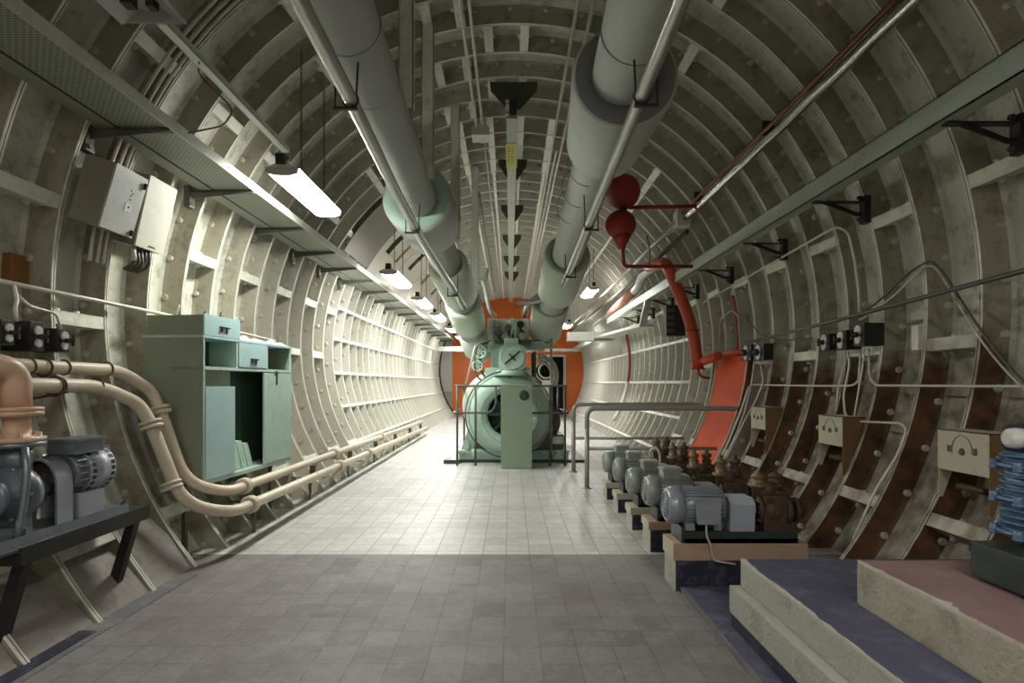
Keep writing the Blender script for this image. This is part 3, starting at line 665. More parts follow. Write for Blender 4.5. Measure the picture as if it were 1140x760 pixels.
# ------------------------------------------------------------------ switchgear and wiring, right wall
def wallp(px, py, off=.06):                     # the wall point behind a pixel, off metres proud of the flanges
    dx, dz = (px-VX), (VY-py); r = RI-off
    A_ = dx*dx+dz*dz; Bq = -2*(dx*CX+dz*(CZ-H)); Cq = CX*CX+(CZ-H)**2-r*r
    k = (-Bq+math.sqrt(Bq*Bq-4*A_*Cq))/(2*A_)
    return Vector((dx*k, F*k, H+dz*k))
def switch_box(label, far_px, near_px, ty, by, dep, mcase='black_iron', face='white_face', side=1, grp='small black switch boxes'):
    """box on the side wall: its face looks across the tunnel"""
    pf = wallp(far_px, (ty+by)/2, dep+.03); pn = wallp(near_px, (ty+by)/2, dep+.03)
    X = (pf.x+pn.x)/2; yf = abs(far_px-VX) and F*X/(far_px-VX); yn = F*X/(near_px-VX)
    ym = (yf+yn)/2; zt = H-(ty-VY)*ym/F; zb = H-(by-VY)*ym/F
    t = thing('switch_box', label, 'switch', (X, ym, zb), grp)
    s = side
    B(mcase).box((X, yn, zb), (X+s*(dep+.03), yf, zt), .004).build('case', t)
    h = zt-zb; w = yf-yn
    mb = B(face); mb.lathe((X-s*.001, ym, zb+h*.70), (-s,0,0), [(0, min(w, h)*.30), (.012, min(w, h)*.27)], 20); mb.lathe((X-s*.001, ym, zb+h*.27), (-s,0,0), [(0, min(w, h)*.26), (.012, min(w, h)*.23)], 20)
    mb.build('cover_disc', t)
    mb = B('black_iron'); mb.lathe((X-s*.012, ym, zb+h*.5), (-s,0,0), [(0, w*.16), (.03, w*.14), (.032, w*.10), (.05, w*.10)], 12); mb.box((X-s*.05, ym-.007, zb+h*.5-.035), (X-s*.062, ym+.007, zb+h*.5+.035)); mb.build('knob', t)
    return t
switch_box('small black switch box with white discs, farthest of the right wall group of three', 913, 923, 372, 390, .10)
switch_box('small black switch box with white discs, middle of the right wall group of three', 931, 942, 368, 389, .10)
switch_box('largest black box with pale discs at the near end of the right wall group', 950, 962, 360, 385, .13)
switch_box('farther black switch of the pair beside the orange panel', 826, 836, 384, 401, .08)
switch_box('nearer black switch of the pair beside the orange panel', 839, 850, 383, 401, .08)
conduit('long black cable sloping down along the right wall to the orange panel', [(2.74, 2.4, H+.62), (2.75, 3.08, H+.60), (2.79, 5.0, H+.53), (2.82, 6.9, H+.475)], .016, 'conduit_dark', name='wall_cable', cat='cable')
def wp(pts, off=.03): return [wallp(x, y, off) for x, y in pts]
conduit('pale conduit rising over the ribs on the right wall, then dropping to the switches', [(2.76, 8.2, 2.45), (2.73, 4.82, 2.61)]+[W(a, RI-.02, 4.80) for a in (75, 80, 85, 90)], .011)
conduit('pale horizontal conduit along the right wall from the switch drops', wp([(836, 428), (880, 429), (925, 429.5), (950, 429), (956, 424), (958, 392)]), .009, rad=.05)
conduit('pale conduit dropping from the switches and running to the right edge', wp([(967, 388), (968, 420), (975, 429), (1060, 429.5), (1139, 430), (1200, 430)]), .009, rad=.05)
conduit('thin pale pipe snaking down from the switches across the rusty ribs', wp([(944, 392), (946, 405), (939, 440), (941, 462), (955, 469), (1003, 471), (1010, 478), (1000, 505), (975, 545), (950, 600)]), .009, rad=.05)
conduit('farther of two thin conduits dropping steeply from the right switches', wp([(941, 390), (941, 402), (933, 430), (931, 458)]), .008)
conduit('nearer of two thin conduits dropping steeply from the right switches', wp([(962, 388), (961, 405), (955, 440), (950, 470)]), .008)
conduit('thick pale conduit beside the orange panel running down to the pumps', wp([(834, 430), (826, 455), (812, 490), (800, 516)], .08), .014)
conduit('slim pale conduit beside the orange panel, nearer than the thick one', wp([(846, 401), (850, 425), (842, 445), (828, 470), (806, 515)], .06), .010)
conduit('upper dark cable of the tent shaped loop on the right wall', wp([(955, 353), (985, 330), (1012, 303), (1030, 292), (1038, 291), (1048, 300), (1070, 335), (1095, 372), (1120, 405), (1150, 435)], .05), .008, 'conduit_dark', rad=.15, name='wall_cable', cat='cable')
conduit('lower pale cable of the tent shaped loop on the right wall', wp([(958, 356), (990, 334), (1015, 310), (1030, 296), (1040, 296), (1052, 312), (1066, 336), (1090, 376), (1115, 408), (1150, 442)], .03), .007, 'conduit', rad=.15, name='wall_cable', cat='cable')
conduit('thin dark cable sagging between the two switch groups on the right wall', wp([(795, 372), (815, 345), (830, 352), (846, 372), (870, 379), (905, 376)], .04), .006, 'conduit_dark', name='wall_cable', cat='cable')
conduit('pale looped conduit above the orange panel', wp([(800, 384), (802, 355), (815, 345), (822, 352), (824, 384)], .04), .009)
tag(B('conduit').box((2.84, 4.00, H+.23), (2.875, 4.07, H+.40)).build('junction_box'), 'upright pale box strip on a rib of the right wall below the black cable', 'junction box')

# sheet metal hoods on the right wall
for i, (yn, yf, zt, zb) in enumerate([(3.17, 3.55, H-.282, H-.525), (4.57, 4.92, H-.27, H-.51), (5.95, 6.30, H-.255, H-.49)]):
    X = 2.64; th = .006
    t = thing('wall_hood', ['nearest cream hood with worn oval mark on the right wall, beside the blue motor', 'middle cream hood on the right wall, above the pump plinths', 'farthest cream hood on the right wall, close to the orange panel'][i], 'hood', (X, yn, H-.71), 'cream sheet metal hoods on the right wall')
    B('hood_cream').box((X, yn, zb), (X+th, yf, zt)).build('front_plate', t)
    xb = CX+wallx(zt)-.0; xm = CX+wallx(H-.71)
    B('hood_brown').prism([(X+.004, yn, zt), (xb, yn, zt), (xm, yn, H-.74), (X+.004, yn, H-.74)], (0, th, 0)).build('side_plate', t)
    B('hood_cream').prism([(X+.004, yf, zt), (xb, yf, zt), (xm, yf, H-.70), (X+.004, yf, H-.70)], (0, -th, 0)).build('side_plate', t)
    B('hood_cream').box((X, yn, zt-.006), (xb, yf, zt)).build('top_plate', t)
    ym = (yn+yf)/2; zm = (zt+zb)/2
    mb = B('sign_mark'); mb.lathe((X-.001, ym, zm), (-1,0,0), [(0,.022),(.006,.018)], 14); 
    mb.tube([(X-.002, ym+.075*math.cos(q_), zm+.01+.085*math.sin(q_)) for q_ in [-.3+PI*1.15*k/16 for k in range(17)]], .002, 5); mb.box((X-.004, ym-.11, zm-.01), (X, ym-.085, zm+.03)); mb.box((X-.004, ym+.085, zm-.01), (X, ym+.11, zm+.03)); mb.build('keyhole_mark', t)
    B('brown_iron').cyl((X+.06, ym-.1, H-.62), (X+.06, ym+.1, H-.62), .02, 10).build('inner_rod', t)

# ------------------------------------------------------------------ handrails
def rail(label, x0, y, xr):
    t = thing('handrail', label, 'handrail', (x0, y, 0), 'grey tube handrails')
    zt = .985
    pts = fillet([(x0, y, zt-.25), (x0, y, zt), (xr-.1, y, zt), (xr+.02, y, zt-.01)], .11, 7)
    B('rail_paint').tube(pts, .030, 14).build('top_rail', t)
    B('rail_paint').tube([(x0, y, zt-.25), (x0, y, 0)], .030, 14).lathe((x0, y, 0), (0,0,1), [(0,.06),(.01,.06),(.012,.03),(.03,.028)], 16).build('post', t)
    B('rail_paint').tube([(x0, y, .49), (xr-.25, y, .49)], .022, 12).build('mid_rail', t)
    mb = B('rail_paint'); mb.lathe((xr-.02, y, zt-.01), (1,0,0), [(0,.05),(.012,.05)], 14); mb.build('wall_flange', t)
    return t
rail('nearer grey tube handrail standing before the orange panel', .945, 7.08, CX+wallx(.97)-.02)
rail('farther grey tube handrail, between the engine and the orange panel', .925, 8.4, CX+wallx(.97)-.02)

# ------------------------------------------------------------------ pumps in a row
def pump_set(y, zb, near):
    """axis along x; y is the near edge of the plinth, zb its top"""
    yc = y+.125; cz = zb+.215; R = .118; xl = 1.0 if near else 1.06; mm = 'motor_lilac' if near else 'motor_grey'
    loc = (1.35, yc, zb)
    t = thing('pump_set', '', 'pump', loc, 'electric pumps on the plinths')
    mb = B(mm); mb.cyl((xl+.07, yc, cz), (xl+.36, yc, cz), R*.88, 28)
    for k in range(26):
        a = 2*PI*k/26; c, s = math.cos(a), math.sin(a)
        M = Matrix.Translation((0, yc, cz)) @ Matrix.Rotation(a, 4, 'X')
        mb.box((xl+.085, R*.84, -.003), (xl+.34, R*1.0, .003), M=M)
    mb.box((xl+.10, yc-.10, zb+.075), (xl+.16, yc+.10, zb+.12)); mb.box((xl+.28, yc-.10, zb+.075), (xl+.33, yc+.10, zb+.12))
    mb.build('motor_body', t)
    mb = B(mm); mb.lathe((xl+.10, yc, cz), (-1,0,0), [(0, R*1.02), (.06, R*1.02), (.09, R*.93), (.10, R*.80)], 32); fc = mb.build('fan_cover', t)
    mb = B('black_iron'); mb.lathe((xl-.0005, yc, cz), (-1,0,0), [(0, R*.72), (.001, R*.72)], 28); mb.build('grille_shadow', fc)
    mb = B(mm)
    for rr_ in (.2, .36, .52, .68): mb.torus((xl-.003, yc, cz), (1,0,0), R*rr_, .0035, 28, 6)
    for k in range(4):
        M = Matrix.Translation((0, yc, cz)) @ Matrix.Rotation(PI*k/4, 4, 'X'); mb.box((xl-.005, -R*.72, -.003), (xl-.001, R*.72, .003), M=M)
    mb.build('grille', fc)
    if near:
        mb = B(mm); mb.hexa([(xl+.155, yc-R-.055, cz-.085), (xl+.295, yc-R-.055, cz-.085), (xl+.285, yc-R+.03, cz-.075), (xl+.165, yc-R+.03, cz-.075)], [(xl+.145, yc-R-.045, cz+.06), (xl+.305, yc-R-.045, cz+.06), (xl+.295, yc-R+.03, cz+.05), (xl+.155, yc-R+.03, cz+.05)])
        mb.box((xl+.14, yc-R-.05, cz+.055), (xl+.31, yc-R+.02, cz+.065)); tb = mb.build('terminal_box', t)
        mb = B('conduit'); mb.tube(fillet([(xl+.22, yc-R-.02, cz-.08), (xl+.215, yc-R-.03, cz-.16), (xl+.24, yc-R-.03, zb+.005), (xl+.25, y-.012, zb-.03), (xl+.26, y-.014, zb-.10), (xl+.4, y-.014, zb-.125)], .03), .007, 8); mb.build('supply_cable', t)
    else:
        mb = B(mm); mb.box((xl+.13, yc-.07, cz+R-.02), (xl+.27, yc+.07, cz+R+.075), .01); mb.box((xl+.12, yc-.08, cz+R+.05), (xl+.28, yc+.08, cz+R+.06)); mb.build('terminal_box', t)
    B('guard_lilac' if near else 'motor_grey').prism([(xl+.38, yc-.10, zb+.055), (xl+.38, yc-.115, zb+.24), (xl+.38, yc-.07, zb+.275), (xl+.38, yc+.07, zb+.275), (xl+.38, yc+.115, zb+.24), (xl+.38, yc+.10, zb+.055)], (.155, 0, 0)).build('coupling_guard', t)
    B('steel_tube').cyl((xl+.34, yc, cz-.03), (xl+.62, yc, cz-.03), .022, 14).build('shaft', t)
    mb = B('brown_iron'); mb.lathe((xl+.58, yc, cz-.03), (1,0,0), [(0,.05),(.0,.095),(.025,.095),(.027,.075),(.05,.10),(.11,.105),(.14,.08),(.16,.06),(.18,.06),(.182,.09),(.21,.09)], 20); mb.box((xl+.61, yc-.085, cz-.10), (xl+.75, yc+.085, cz+.075), .012)
    for q_ in range(8): mb.hexbolt((xl+.58, yc+.08*math.cos(q_*PI/4), cz-.03+.08*math.sin(q_*PI/4)), (-1,0,0), .010, .014)
    mb.box((xl+.60, yc-.05, cz+.07), (xl+.80, yc+.05, cz+.10), .006)
    mb.box((xl+.60, yc-.09, zb+.03), (xl+.74, yc+.09, cz-.05)); mb.cyl((xl+.66, yc, cz+.05), (xl+.66, yc, cz+.15), .06, 16); mb.build('pump_casing', t)
    zt = cz+.15
    for q, xx in enumerate((xl+.60, xl+.72)):
        mb = B('brass' if q == 0 else 'brown_iron'); hh = .0 if not near else -.07
        mb.lathe((xx, yc+.02*q, zt-.10), (0,0,1), [(0,.035),(.06,.04),(.07,.06),(.09,.06),(.092,.035),(.13+hh*.3,.045),(.15+hh*.5,.03),(.17+hh*.6,.045),(.19+hh*.7,.045),(.20+hh*.7,.02),(.23+hh,.015)], 14)
        for k in range(6):
            a = 2*PI*k/6; mb.hexbolt((xx+.048*math.cos(a), yc+.02*q+.048*math.sin(a), zt-.012), (0,0,1), .008, .012)
        mb.build('valve', t)
    B('brown_iron').lathe((xl+.82, yc, cz-.03), (1,0,0), [(0,.08),(.025,.08),(.026,.05),(.06,.05)], 16).build('suction_flange', t)
    B('green_black').box((xl+.09, yc-.115, zb), (xl+.80, yc+.115, zb+.028)).box((xl+.09, yc-.115, zb+.0), (xl+.80, yc-.10, zb+.07)).box((xl+.09, yc+.10, zb), (xl+.80, yc+.115, zb+.07)).box((xl+.07, yc-.115, zb), (xl+.09, yc+.115, zb+.10)).build('base_frame', t)
    return t
PL = [(3.586, .297), (4.41, .235), (5.07, .20), (5.74, .197), (6.40, .19)]
plb = ['nearest electric pump, lilac grey motor on the thick timber topped plinth', 'second electric pump from the camera in the row on the right', 'third electric pump from the camera, a pale cable rising from its motor', 'fourth electric pump from the camera in the row on the right', 'farthest electric pump of the row, next to the handrail']
pll = ['nearest plinth, thick timber slab on a navy painted block', 'second plinth from the camera, timber top on a dark block', 'third plinth from the camera, timber top on a dark block', 'fourth plinth from the camera, timber top on a dark block', 'farthest plinth of the row, next to the handrail']
for i, (y, z) in enumerate(PL):
    t = thing('pump_plinth', pll[i], 'plinth', (1.4, y+.12, 0), 'timber topped pump plinths')
    x0 = 1.03 if i == 0 else 1.075; xe = 1.86 if i == 0 else 1.9
    ht = .107 if i == 0 else .065
    d_ = .25
    B('navy_paint').box((x0+.005, y+.006, 0), (xe-.12, y+d_, z-ht)).build('block', t)
    mb = B('concrete_pale'); mb.box((x0, y+.006, 0), (x0+.006, y+d_, z-ht)); mb.build('side_face', t)
    mb = B('timber' if i < 2 else 'timber_pale'); mb.box((x0-.01, y, z-ht), (xe, y+d_, z), .008); mb.build('timber_slab', t)
    mb = B('timber_pale'); mb.box((x0-.013, y+.004, z-ht+.003), (x0-.009, y+d_-.004, z-.004)); mb.build('end_grain', t)
    p = pump_set(y, z, i == 0); p['label'] = plb[i]
conduit('pale cable curving up from the third pump motor', [(1.26, 5.15, .62), (1.24, 5.12, .70), (1.30, 5.1, .73), (1.33, 5.1, .66), (1.33, 5.12, .54)], .010, rad=.04, name='motor_cable', cat='cable')

# ------------------------------------------------------------------ concrete steps bottom right
xs = 1.2
mb = B('gutter'); mb.box((1.06, -1.5, 0), (2.45, 3.585, .03)); 
mb.m('slab_blue').box((1.075, -1.5, .03), (2.45, 3.58, .034)); tag(mb.build('floor_strip'), 'low purple grey strip along the floor beside the concrete step', 'plinth')
t = thing('concrete_step', 'long pale concrete step with chipped blue grey painted top, bottom right', 'plinth', (1.8, 1.0, .034))
B('concrete_pale').box((1.150, -1.5, .10), (2.45, 3.02, .24), .010).build('lower_course', t)
B('navy_paint').box((1.155, -1.5, .034), (2.45, 3.0, .10)).build('painted_foot', t)
B('concrete_pale').box((1.2, -1.5, .24), (2.5, 3.0, .378), .014).build('upper_course', t)
B('slab_blue').box((1.204, -1.5, .370), (2.5, 2.996, .3815)).build('painted_top', t)
def worn_edge(mb, x, z, ya, yb, seed, wmax):
    rr = random.Random(seed); n = int((yb-ya)/.022); w = .006; pts = []
    for i in range(n+1):
        w = min(wmax, max(.003, w+(rr.random()-.5)*.010)); pts.append((ya+(yb-ya)*i/n, w*(2.2 if rr.random() < .05 else 1)))
    for (p, u), (q, v) in zip(pts, pts[1:]):
        mb.hexa([(x, p, z-.012), (x+u, p, z-.012), (x+v, q, z-.012), (x, q, z-.012)], [(x, p, z), (x+u, p, z), (x+v, q, z), (x, q, z)])
mb = B('chipped_edge'); worn_edge(mb, 1.2005, .3835, .9, 2.995, 5, .03)
mb.build('chipped_edge', t)
t = thing('pink_slab', 'raised slab with dusty pink painted top in the bottom right corner', 'plinth', (1.9, 1.0, .3815))
B('concrete').box((1.44, -1.5, .3815), (2.52, 2.39, .56), .012).build('block', t)
B('slab_pink').box((1.444, -1.5, .552), (2.5, 2.386, .5635)).build('painted_top', t)
mb = B('chipped_edge'); worn_edge(mb, 1.4405, .5655, .7, 2.385, 8, .018)
mb.build('chipped_edge', t)
# blue motor on its green black base
zb = .5635
t = thing('blue_pump_motor', 'blue ribbed upright motor with navy cap at the right edge of the picture', 'motor', (1.92, 2.02, zb+.145))
mb = B('blue_motor'); cx_, cy_ = 1.925, 2.06; z0_ = zb+.19
mb.cyl((cx_, cy_, z0_), (cx_, cy_, z0_+.30), .118, 24)
for k in range(12): mb.lathe((cx_, cy_, z0_+.015+k*.024), (0,0,1), [(0,.118),(.002,.135),(.007,.135),(.009,.118)], 24)
for zz in (z0_+.0, z0_+.12, z0_+.24):
    mb.lathe((cx_, cy_, zz), (0,0,1), [(0,.14),(.002,.15),(.014,.15),(.016,.14)], 24)
    for k in range(8):
        a = 2*PI*k/8+.3; mb.hexbolt((cx_+.15*math.cos(a), cy_+.15*math.sin(a), zz-.008), (0,0,1), .014, .035)
mb.build('ribbed_body', t)
B('pump_slate').cyl((cx_, cy_, zb+.145), (cx_, cy_, z0_), .075, 20).build('foot', t)
B('navy_cap').lathe((cx_, cy_, z0_+.30), (0,0,1), [(0,.12),(.02,.13),(.07,.13),(.09,.11),(.10,.04)], 28).cyl((cx_, cy_-.02, z0_+.35), (cx_-.11, cy_-.02, z0_+.35), .035, 16).build('cap', t)
B('white_enamel').lathe((cx_-.11, cy_-.02, z0_+.35), (-1,0,0), [(0,.036),(.02,.038),(.045,.034),(.055,.02)], 18).build('end_plug', t)
t = thing('motor_base_box', 'dark green black metal base box under the blue motor', 'box', (1.95, 2.0, zb))
B('green_black').box((1.735, 1.87, zb+.012), (2.25, 2.17, zb+.145), .012).build('case', t)
B('green_black').box((1.80, 1.855, zb+.06), (2.2, 1.87, zb+.085), .004).build('front_rib', t)
mb = B('black_iron')
for xx, yy in ((1.78, 1.90), (2.2, 1.90), (1.78, 2.14), (2.2, 2.14)): mb.box((xx-.02, yy-.02, zb), (xx+.02, yy+.02, zb+.014))
mb.build('foot_pad', t)

# ------------------------------------------------------------------ left wall pipes
def cream(label, pts, r, flange, clips, rad):
    t = thing('cream_pipe', label, 'pipe', pts[0], 'cream pipes on the left')
    fp_ = fillet(pts, rad, 8)
    B('cream_pipe').tube(fp_, r, 18).build('tube', t)
    for c, ax in flange:
        c = Vector(c); ax = Vector(ax).normalized(); mb = B('cream_pipe')
        mb.lathe(c-ax*.03, ax, [(0,r),(0,r*1.7),(.022,r*1.7),(.022,r*1.25),(.034,r*1.25),(.034,r*1.7),(.056,r*1.7),(.056,r)], 20, closed=True); mb.build('flange', t)
    for c, ax in clips: B('brown_iron').torus(c, ax, r+.003, .006, 20, 6).build('clip', t)
    return t
U = [(-2.68, 1.8, H+.11), (-2.68, 3.95, H+.085), (-2.60, 4.17, H-.06), (-2.54, 4.17, H-.19), (-2.36, 4.17, H-.72), (-2.20, 4.45, H-.85), (-2.20, 14.2, H-.97)]
Lp = [(-2.59, 1.8, .0+H), (-2.59, 3.62, H-.02), (-2.52, 3.90, H-.14), (-2.47, 3.95, H-.28), (-2.27, 3.98, H-.84), (-2.08, 4.28, H-.97), (-2.08, 14.4, H-1.12)]
cream('upper cream pipe that runs along the left wall and drops to the floor edge', U, .040, [((-2.535, 4.17, H-.20), (.32, 0, -1)), ((-2.20, 4.75, H-.853), (0,1,0))]+[((-2.20, y, H-.853-(y-4.45)*.0123), (0,1,0)) for y in (7.2, 9.8)],
      [((-2.68, y, H+.093), (0,1,0)) for y in (3.2, 3.45, 3.82)], .22)
cream('lower cream pipe beside it that drops in front and lies along the floor edge', Lp, .042, [((-2.465, 3.95, H-.29), (.33, 0, -1)), ((-2.34, 3.97, H-.71), (.33,0,-1)), ((-2.08, 4.6, H-.973), (0,1,0))]+[((-2.08, y, H-.97-(y-4.28)*.0148), (0,1,0)) for y in (7.0, 8.4)],
      [((-2.59, y, H-.015), (0,1,0)) for y in (3.3, 3.6)], .22)
for i, y in enumerate((5.0, 6.4, 7.9, 9.4, 11.0, 12.6, 14.1)):
    mb = B('bracket_iron'); z1 = H-.97-(y-4.28)*.0148-.045; z2 = H-.853-(y-4.45)*.0123-.045
    mb.box((-2.44, y-.015, z1-.012), (-2.05, y+.015, z1)); mb.box((-2.24, y-.012, 0), (-2.215, y+.012, z1)); mb.box((-2.23, y-.012, z1), (-2.17, y+.012, z2))
    tag(mb.build('pipe_stand'), ['nearest', 'second', 'third', 'fourth', 'fifth', 'sixth', 'farthest'][i]+' small stand under the cream pipes along the left floor edge', 'stand', 'stands under the cream pipes')
mb = B('brown_iron'); mb.cyl((-2.78, 3.28, H-.10), (-2.52, 3.28, H-.05), .008, 8); mb.torus((-2.60, 3.28, H-.02), (0,1,0), .055, .007); mb.torus((-2.68, 3.30, H+.09), (0,1,0), .052, .007); tag(mb.build('pipe_bracket'), 'round clamp bracket holding the two cream pipes near the switches', 'bracket')
conduit('thin pale conduit running along the left wall above the switches to the cabinet', [(-2.80, 2.0, H+.56), (-2.80, 4.6, H+.555), (-2.81, 6.9, H+.50), (-2.83, 7.0, H+.3)], .014)
# switches on the left
switch_box('black switch with worn white face, farther of the pair on the left wall', 78, 64, 366, 392, .14, side=-1)
switch_box('black switch with worn white face, nearer of the pair on the left wall', 49, 34, 358, 391, .14, side=-1)
switch_box('black switch partly cut by the left edge of the picture', 16, 2, 356, 384, .14, side=-1)
conduit('short pale conduit bending down to the nearer left switch', [(-2.78, 3.22, H+.55), (-2.76, 3.22, H+.46), (-2.74, 3.18, H+.42), (-2.73, 3.18, H+.34)], .010, rad=.03)
conduit('short pale conduit slanting down to the farther left switch', [(-2.78, 3.24, H+.50), (-2.76, 3.30, H+.44), (-2.75, 3.48, H+.42), (-2.74, 3.52, H+.30)], .008, rad=.03)
tag(B('rust_board').box((-3.07, 3.44, H+.60), (-2.99, 3.64, H+.78)).build('rusty_plate'), 'rust brown square plate between two ribs on the left wall', 'plate')
# control boxes high on the left wall
def ctrl(label, yn, yf, pb, pt, dep, mf, hole):
    t = thing('control_box', label, 'electrical box', (pb[0], yn, pb[1]), 'grey control boxes under the tray')
    b0 = Vector((pb[0], 0, pb[1])); t0 = Vector((pt[0], 0, pt[1])); n = Vector(((t0-b0).z, 0, -(t0-b0).x)).normalized()*-1
    def q(p, y, d): v_ = p+n*d; return (v_.x, y, v_.z)
    mb = B('box_side'); mb.hexa([q(b0, yn, .012), q(b0, yf, .012), q(b0, yf, dep), q(b0, yn, dep)], [q(t0, yn, .012), q(t0, yf, .012), q(t0, yf, dep), q(t0, yn, dep)]); mb.build('case', t)
    mb = B(mf); mb.hexa([q(b0, yn-.004, 0), q(b0, yf+.004, 0), q(b0, yf+.004, .012), q(b0, yn-.004, .012)], [q(t0, yn-.004, 0), q(t0, yf+.004, 0), q(t0, yf+.004, .012), q(t0, yn-.004, .012)]); dr = mb.build('door', t)
    def patch(m_, u0, u1, v0, v1, th, nm):
        def c(u, v): p = b0.lerp(t0, v); y = yn+(yf-yn)*u; return p, y
        mb = B(m_); a = []
        for d in (0, -th):
            for (u, v) in ((u0, v0), (u1, v0), (u1, v1), (u0, v1)):
                p, y = c(u, v); a.append(q(p, y, d))
        mb.hexa(a[:4], a[4:]); mb.build(nm, dr)
    if hole:
        patch('white_enamel', .52, .72, .37, .50, .003, 'sticker'); patch('sign_mark', .60, .66, .43, .47, .0036, 'sticker_mark')
        patch('black_iron', .92, .97, .82, .92, .02, 'latch'); patch('black_iron', .90, .95, .03, .12, .02, 'latch')
        for u, v in ((.60, .62), (.58, .70), (.64, .66), (.61, .56)): patch('conduit_dark', u, u+.035, v, v+.02, .003, 'scuff')
    else: patch('black_iron', .42, .66, .04, .06, .003, 'name_slot')
    return t
ctrl('grey control box with white sticker under the tray on the left wall', 3.60, 3.90, (-2.57, H+.98), (-2.455, H+1.375), .21, 'box_grey', True)
ctrl('plain cream control box beside the grey one on the left wall', 3.99, 4.30, (-2.60, H+.955), (-2.49, H+1.44), .22, 'box_cream', False)
mb = B('conduit_dark')
for i in range(5): mb.tube(fillet([(-2.66+.01*i, 4.05+.03*i, H+.96), (-2.64, 4.06+.035*i, H+.86-.02*(i%3)), (-2.72, 4.05+.03*i, H+.80)], .04), .012, 8)
mb.m('white_enamel').cyl((-2.64, 4.03, H+.95), (-2.64, 4.03, H+.86), .016, 10)
tag(mb.build('cable_glands'), 'tangle of short cables and glands under the cream control box', 'cables', kind='stuff')
for i, y in enumerate((3.86, 3.93, 3.99)):
    tag(B('conduit').tube([W(a, RI-.02, y) for a in range(-84, -33, 3)], .012, 8).build('conduit'), ['nearest', 'middle', 'farthest'][i]+' of three thin conduits curving up the left roof past the tray', 'conduit')

# ------------------------------------------------------------------ cabinet
Yc, Zb, Zt = 4.3, .53, 1.655; ANG = math.radians(-4.2)
t = thing('metal_cabinet', 'mint green metal cabinet with open drawers and doors against the left wall', 'cabinet', (-2.3, Yc, Zb))
M = Matrix.Translation((-2.3, Yc, 0)) @ Matrix.Rotation(ANG, 4, 'Z')     # local: y along the front, x into the room
L_ = 1.45; D = .47
def cb(m_, a, b, nm, par=None, bev=0.):
    mb = B(m_); mb.box(a, b, bev, M=M); return mb.build(nm, par or t)
mb = B('cabinet_olive')
def sidepoly(y, th): mb.prism([M @ Vector(p) for p in ((0, y, Zb), (0, y, Zt), (-D, y, Zt), (-D+.01, y, 1.15), (-.27, y, Zb))], (M.to_3x3() @ Vector((0, th, 0))))
sidepoly(0, .012); mb.build('side_panel', t)
mb = B('cabinet_olive'); sidepoly(L_-.012, .012); mb.build('side_panel', t)
cb('cabinet_inside', (-.24, .012, Zb), (-.23, L_-.012, Zt-.02), 'back_panel')
cb('mint_blue', (-D, -.01, Zt-.015), (.01, L_, Zt+.004), 'worktop')
cb('mint', (-.24, 0, Zb), (.004, L_, Zb+.03), 'plinth_rail')
cb('mint', (-.24, 0, 1.40), (.008, L_, 1.425), 'shelf')
cb('mint', (-.01, 0, Zb), (.006, .018, Zt), 'stile'); cb('mint', (-.01, L_-.018, Zb), (.006, L_, Zt), 'stile')
cb('mint', (-.24, .45, 1.425), (.006, .475, Zt-.012), 'divider'); cb('mint', (-.24, .965, 1.425), (.004, .98, Zt-.012), 'divider')
dr = cb('mint_blue', (-.22, .48, 1.43), (.012, .962, 1.635), 'drawer', bev=.004)
mb = B('black_iron'); mb.box((.012, .66, 1.50), (.030, .78, 1.508), M=M); mb.box((.012, .68, 1.47), (.018, .69, 1.508), M=M); mb.box((.012, .745, 1.46), (.018, .755, 1.508), M=M); mb.build('handle', dr)
dl = cb('mint_blue', (-.005, .022, Zb+.035), (.012, .42, 1.27), 'door', bev=.003)
cb('cabinet_olive', (-.05, .02, 1.27), (-.03, .42, 1.40), 'upper_strip')
dd = cb('mint', (-.005, .90, Zb+.035), (.012, 1.432, 1.39), 'door', bev=.003)
mb = B('black_iron'); mb.box((.012, 1.12, 1.28), (.02, 1.14, 1.41), M=M); mb.box((.012, 1.08, 1.39), (.02, 1.16, 1.40), M=M); mb.build('hasp', dd)
cb('cabinet_inside', (-.22, .44, Zb+.03), (-.20, .89, 1.39), 'inner_lining')
mb = B('mint_pale')
for k in range(4): mb.prism([M @ Vector(p) for p in ((-.19, .46+.10*k, Zb+.035), (-.06, .46+.10*k, Zb+.035), (-.06, .54+.10*k, Zb+.035), (-.19, .54+.10*k, Zb+.035))], (M.to_3x3() @ Vector((0, -.10, .30-.03*k))))
mb.build('inner_slats', t)
for yy in (.05, L_-.07):
    mb = B('bracket_iron'); mb.box((-.20, yy, .0), (-.17, yy+.03, Zb), M=M); mb.build('leg', t)
td = thing('drawer_unit', 'single mint drawer box standing on the near end of the cabinet', 'drawer box', M @ Vector((-.2, .25, Zt+.004)))
mb = B('cabinet_olive'); mb.box((-.44, .0, Zt+.004), (-.006, .50, Zt+.155), M=M)
for zz in (.045, .09): mb.box((-.44, -.006, Zt+zz), (-.01, .0, Zt+zz+.012), M=M)
mb.build('case', td)
mb = B('mint_blue'); mb.box((-.006, .004, Zt+.006), (.010, .498, Zt+.165), .003, M=M); fr = mb.build('drawer_front', td)
mb = B('black_iron'); mb.box((.010, .20, Zt+.078), (.026, .33, Zt+.086), M=M); mb.box((.010, .225, Zt+.045), (.016, .235, Zt+.086), M=M); mb.box((.010, .295, Zt+.035), (.016, .305, Zt+.086), M=M); mb.build('handle', fr)
o = B('black_iron').lathe(M @ Vector((-.08, .16, Zt+.155)), (0,0,1), [(0,.03),(.012,.03),(.02,.012),(.045,.01)], 14).build('small_tool'); tag(o, 'small dark valve part on top of the drawer box, nearer one', 'tool')
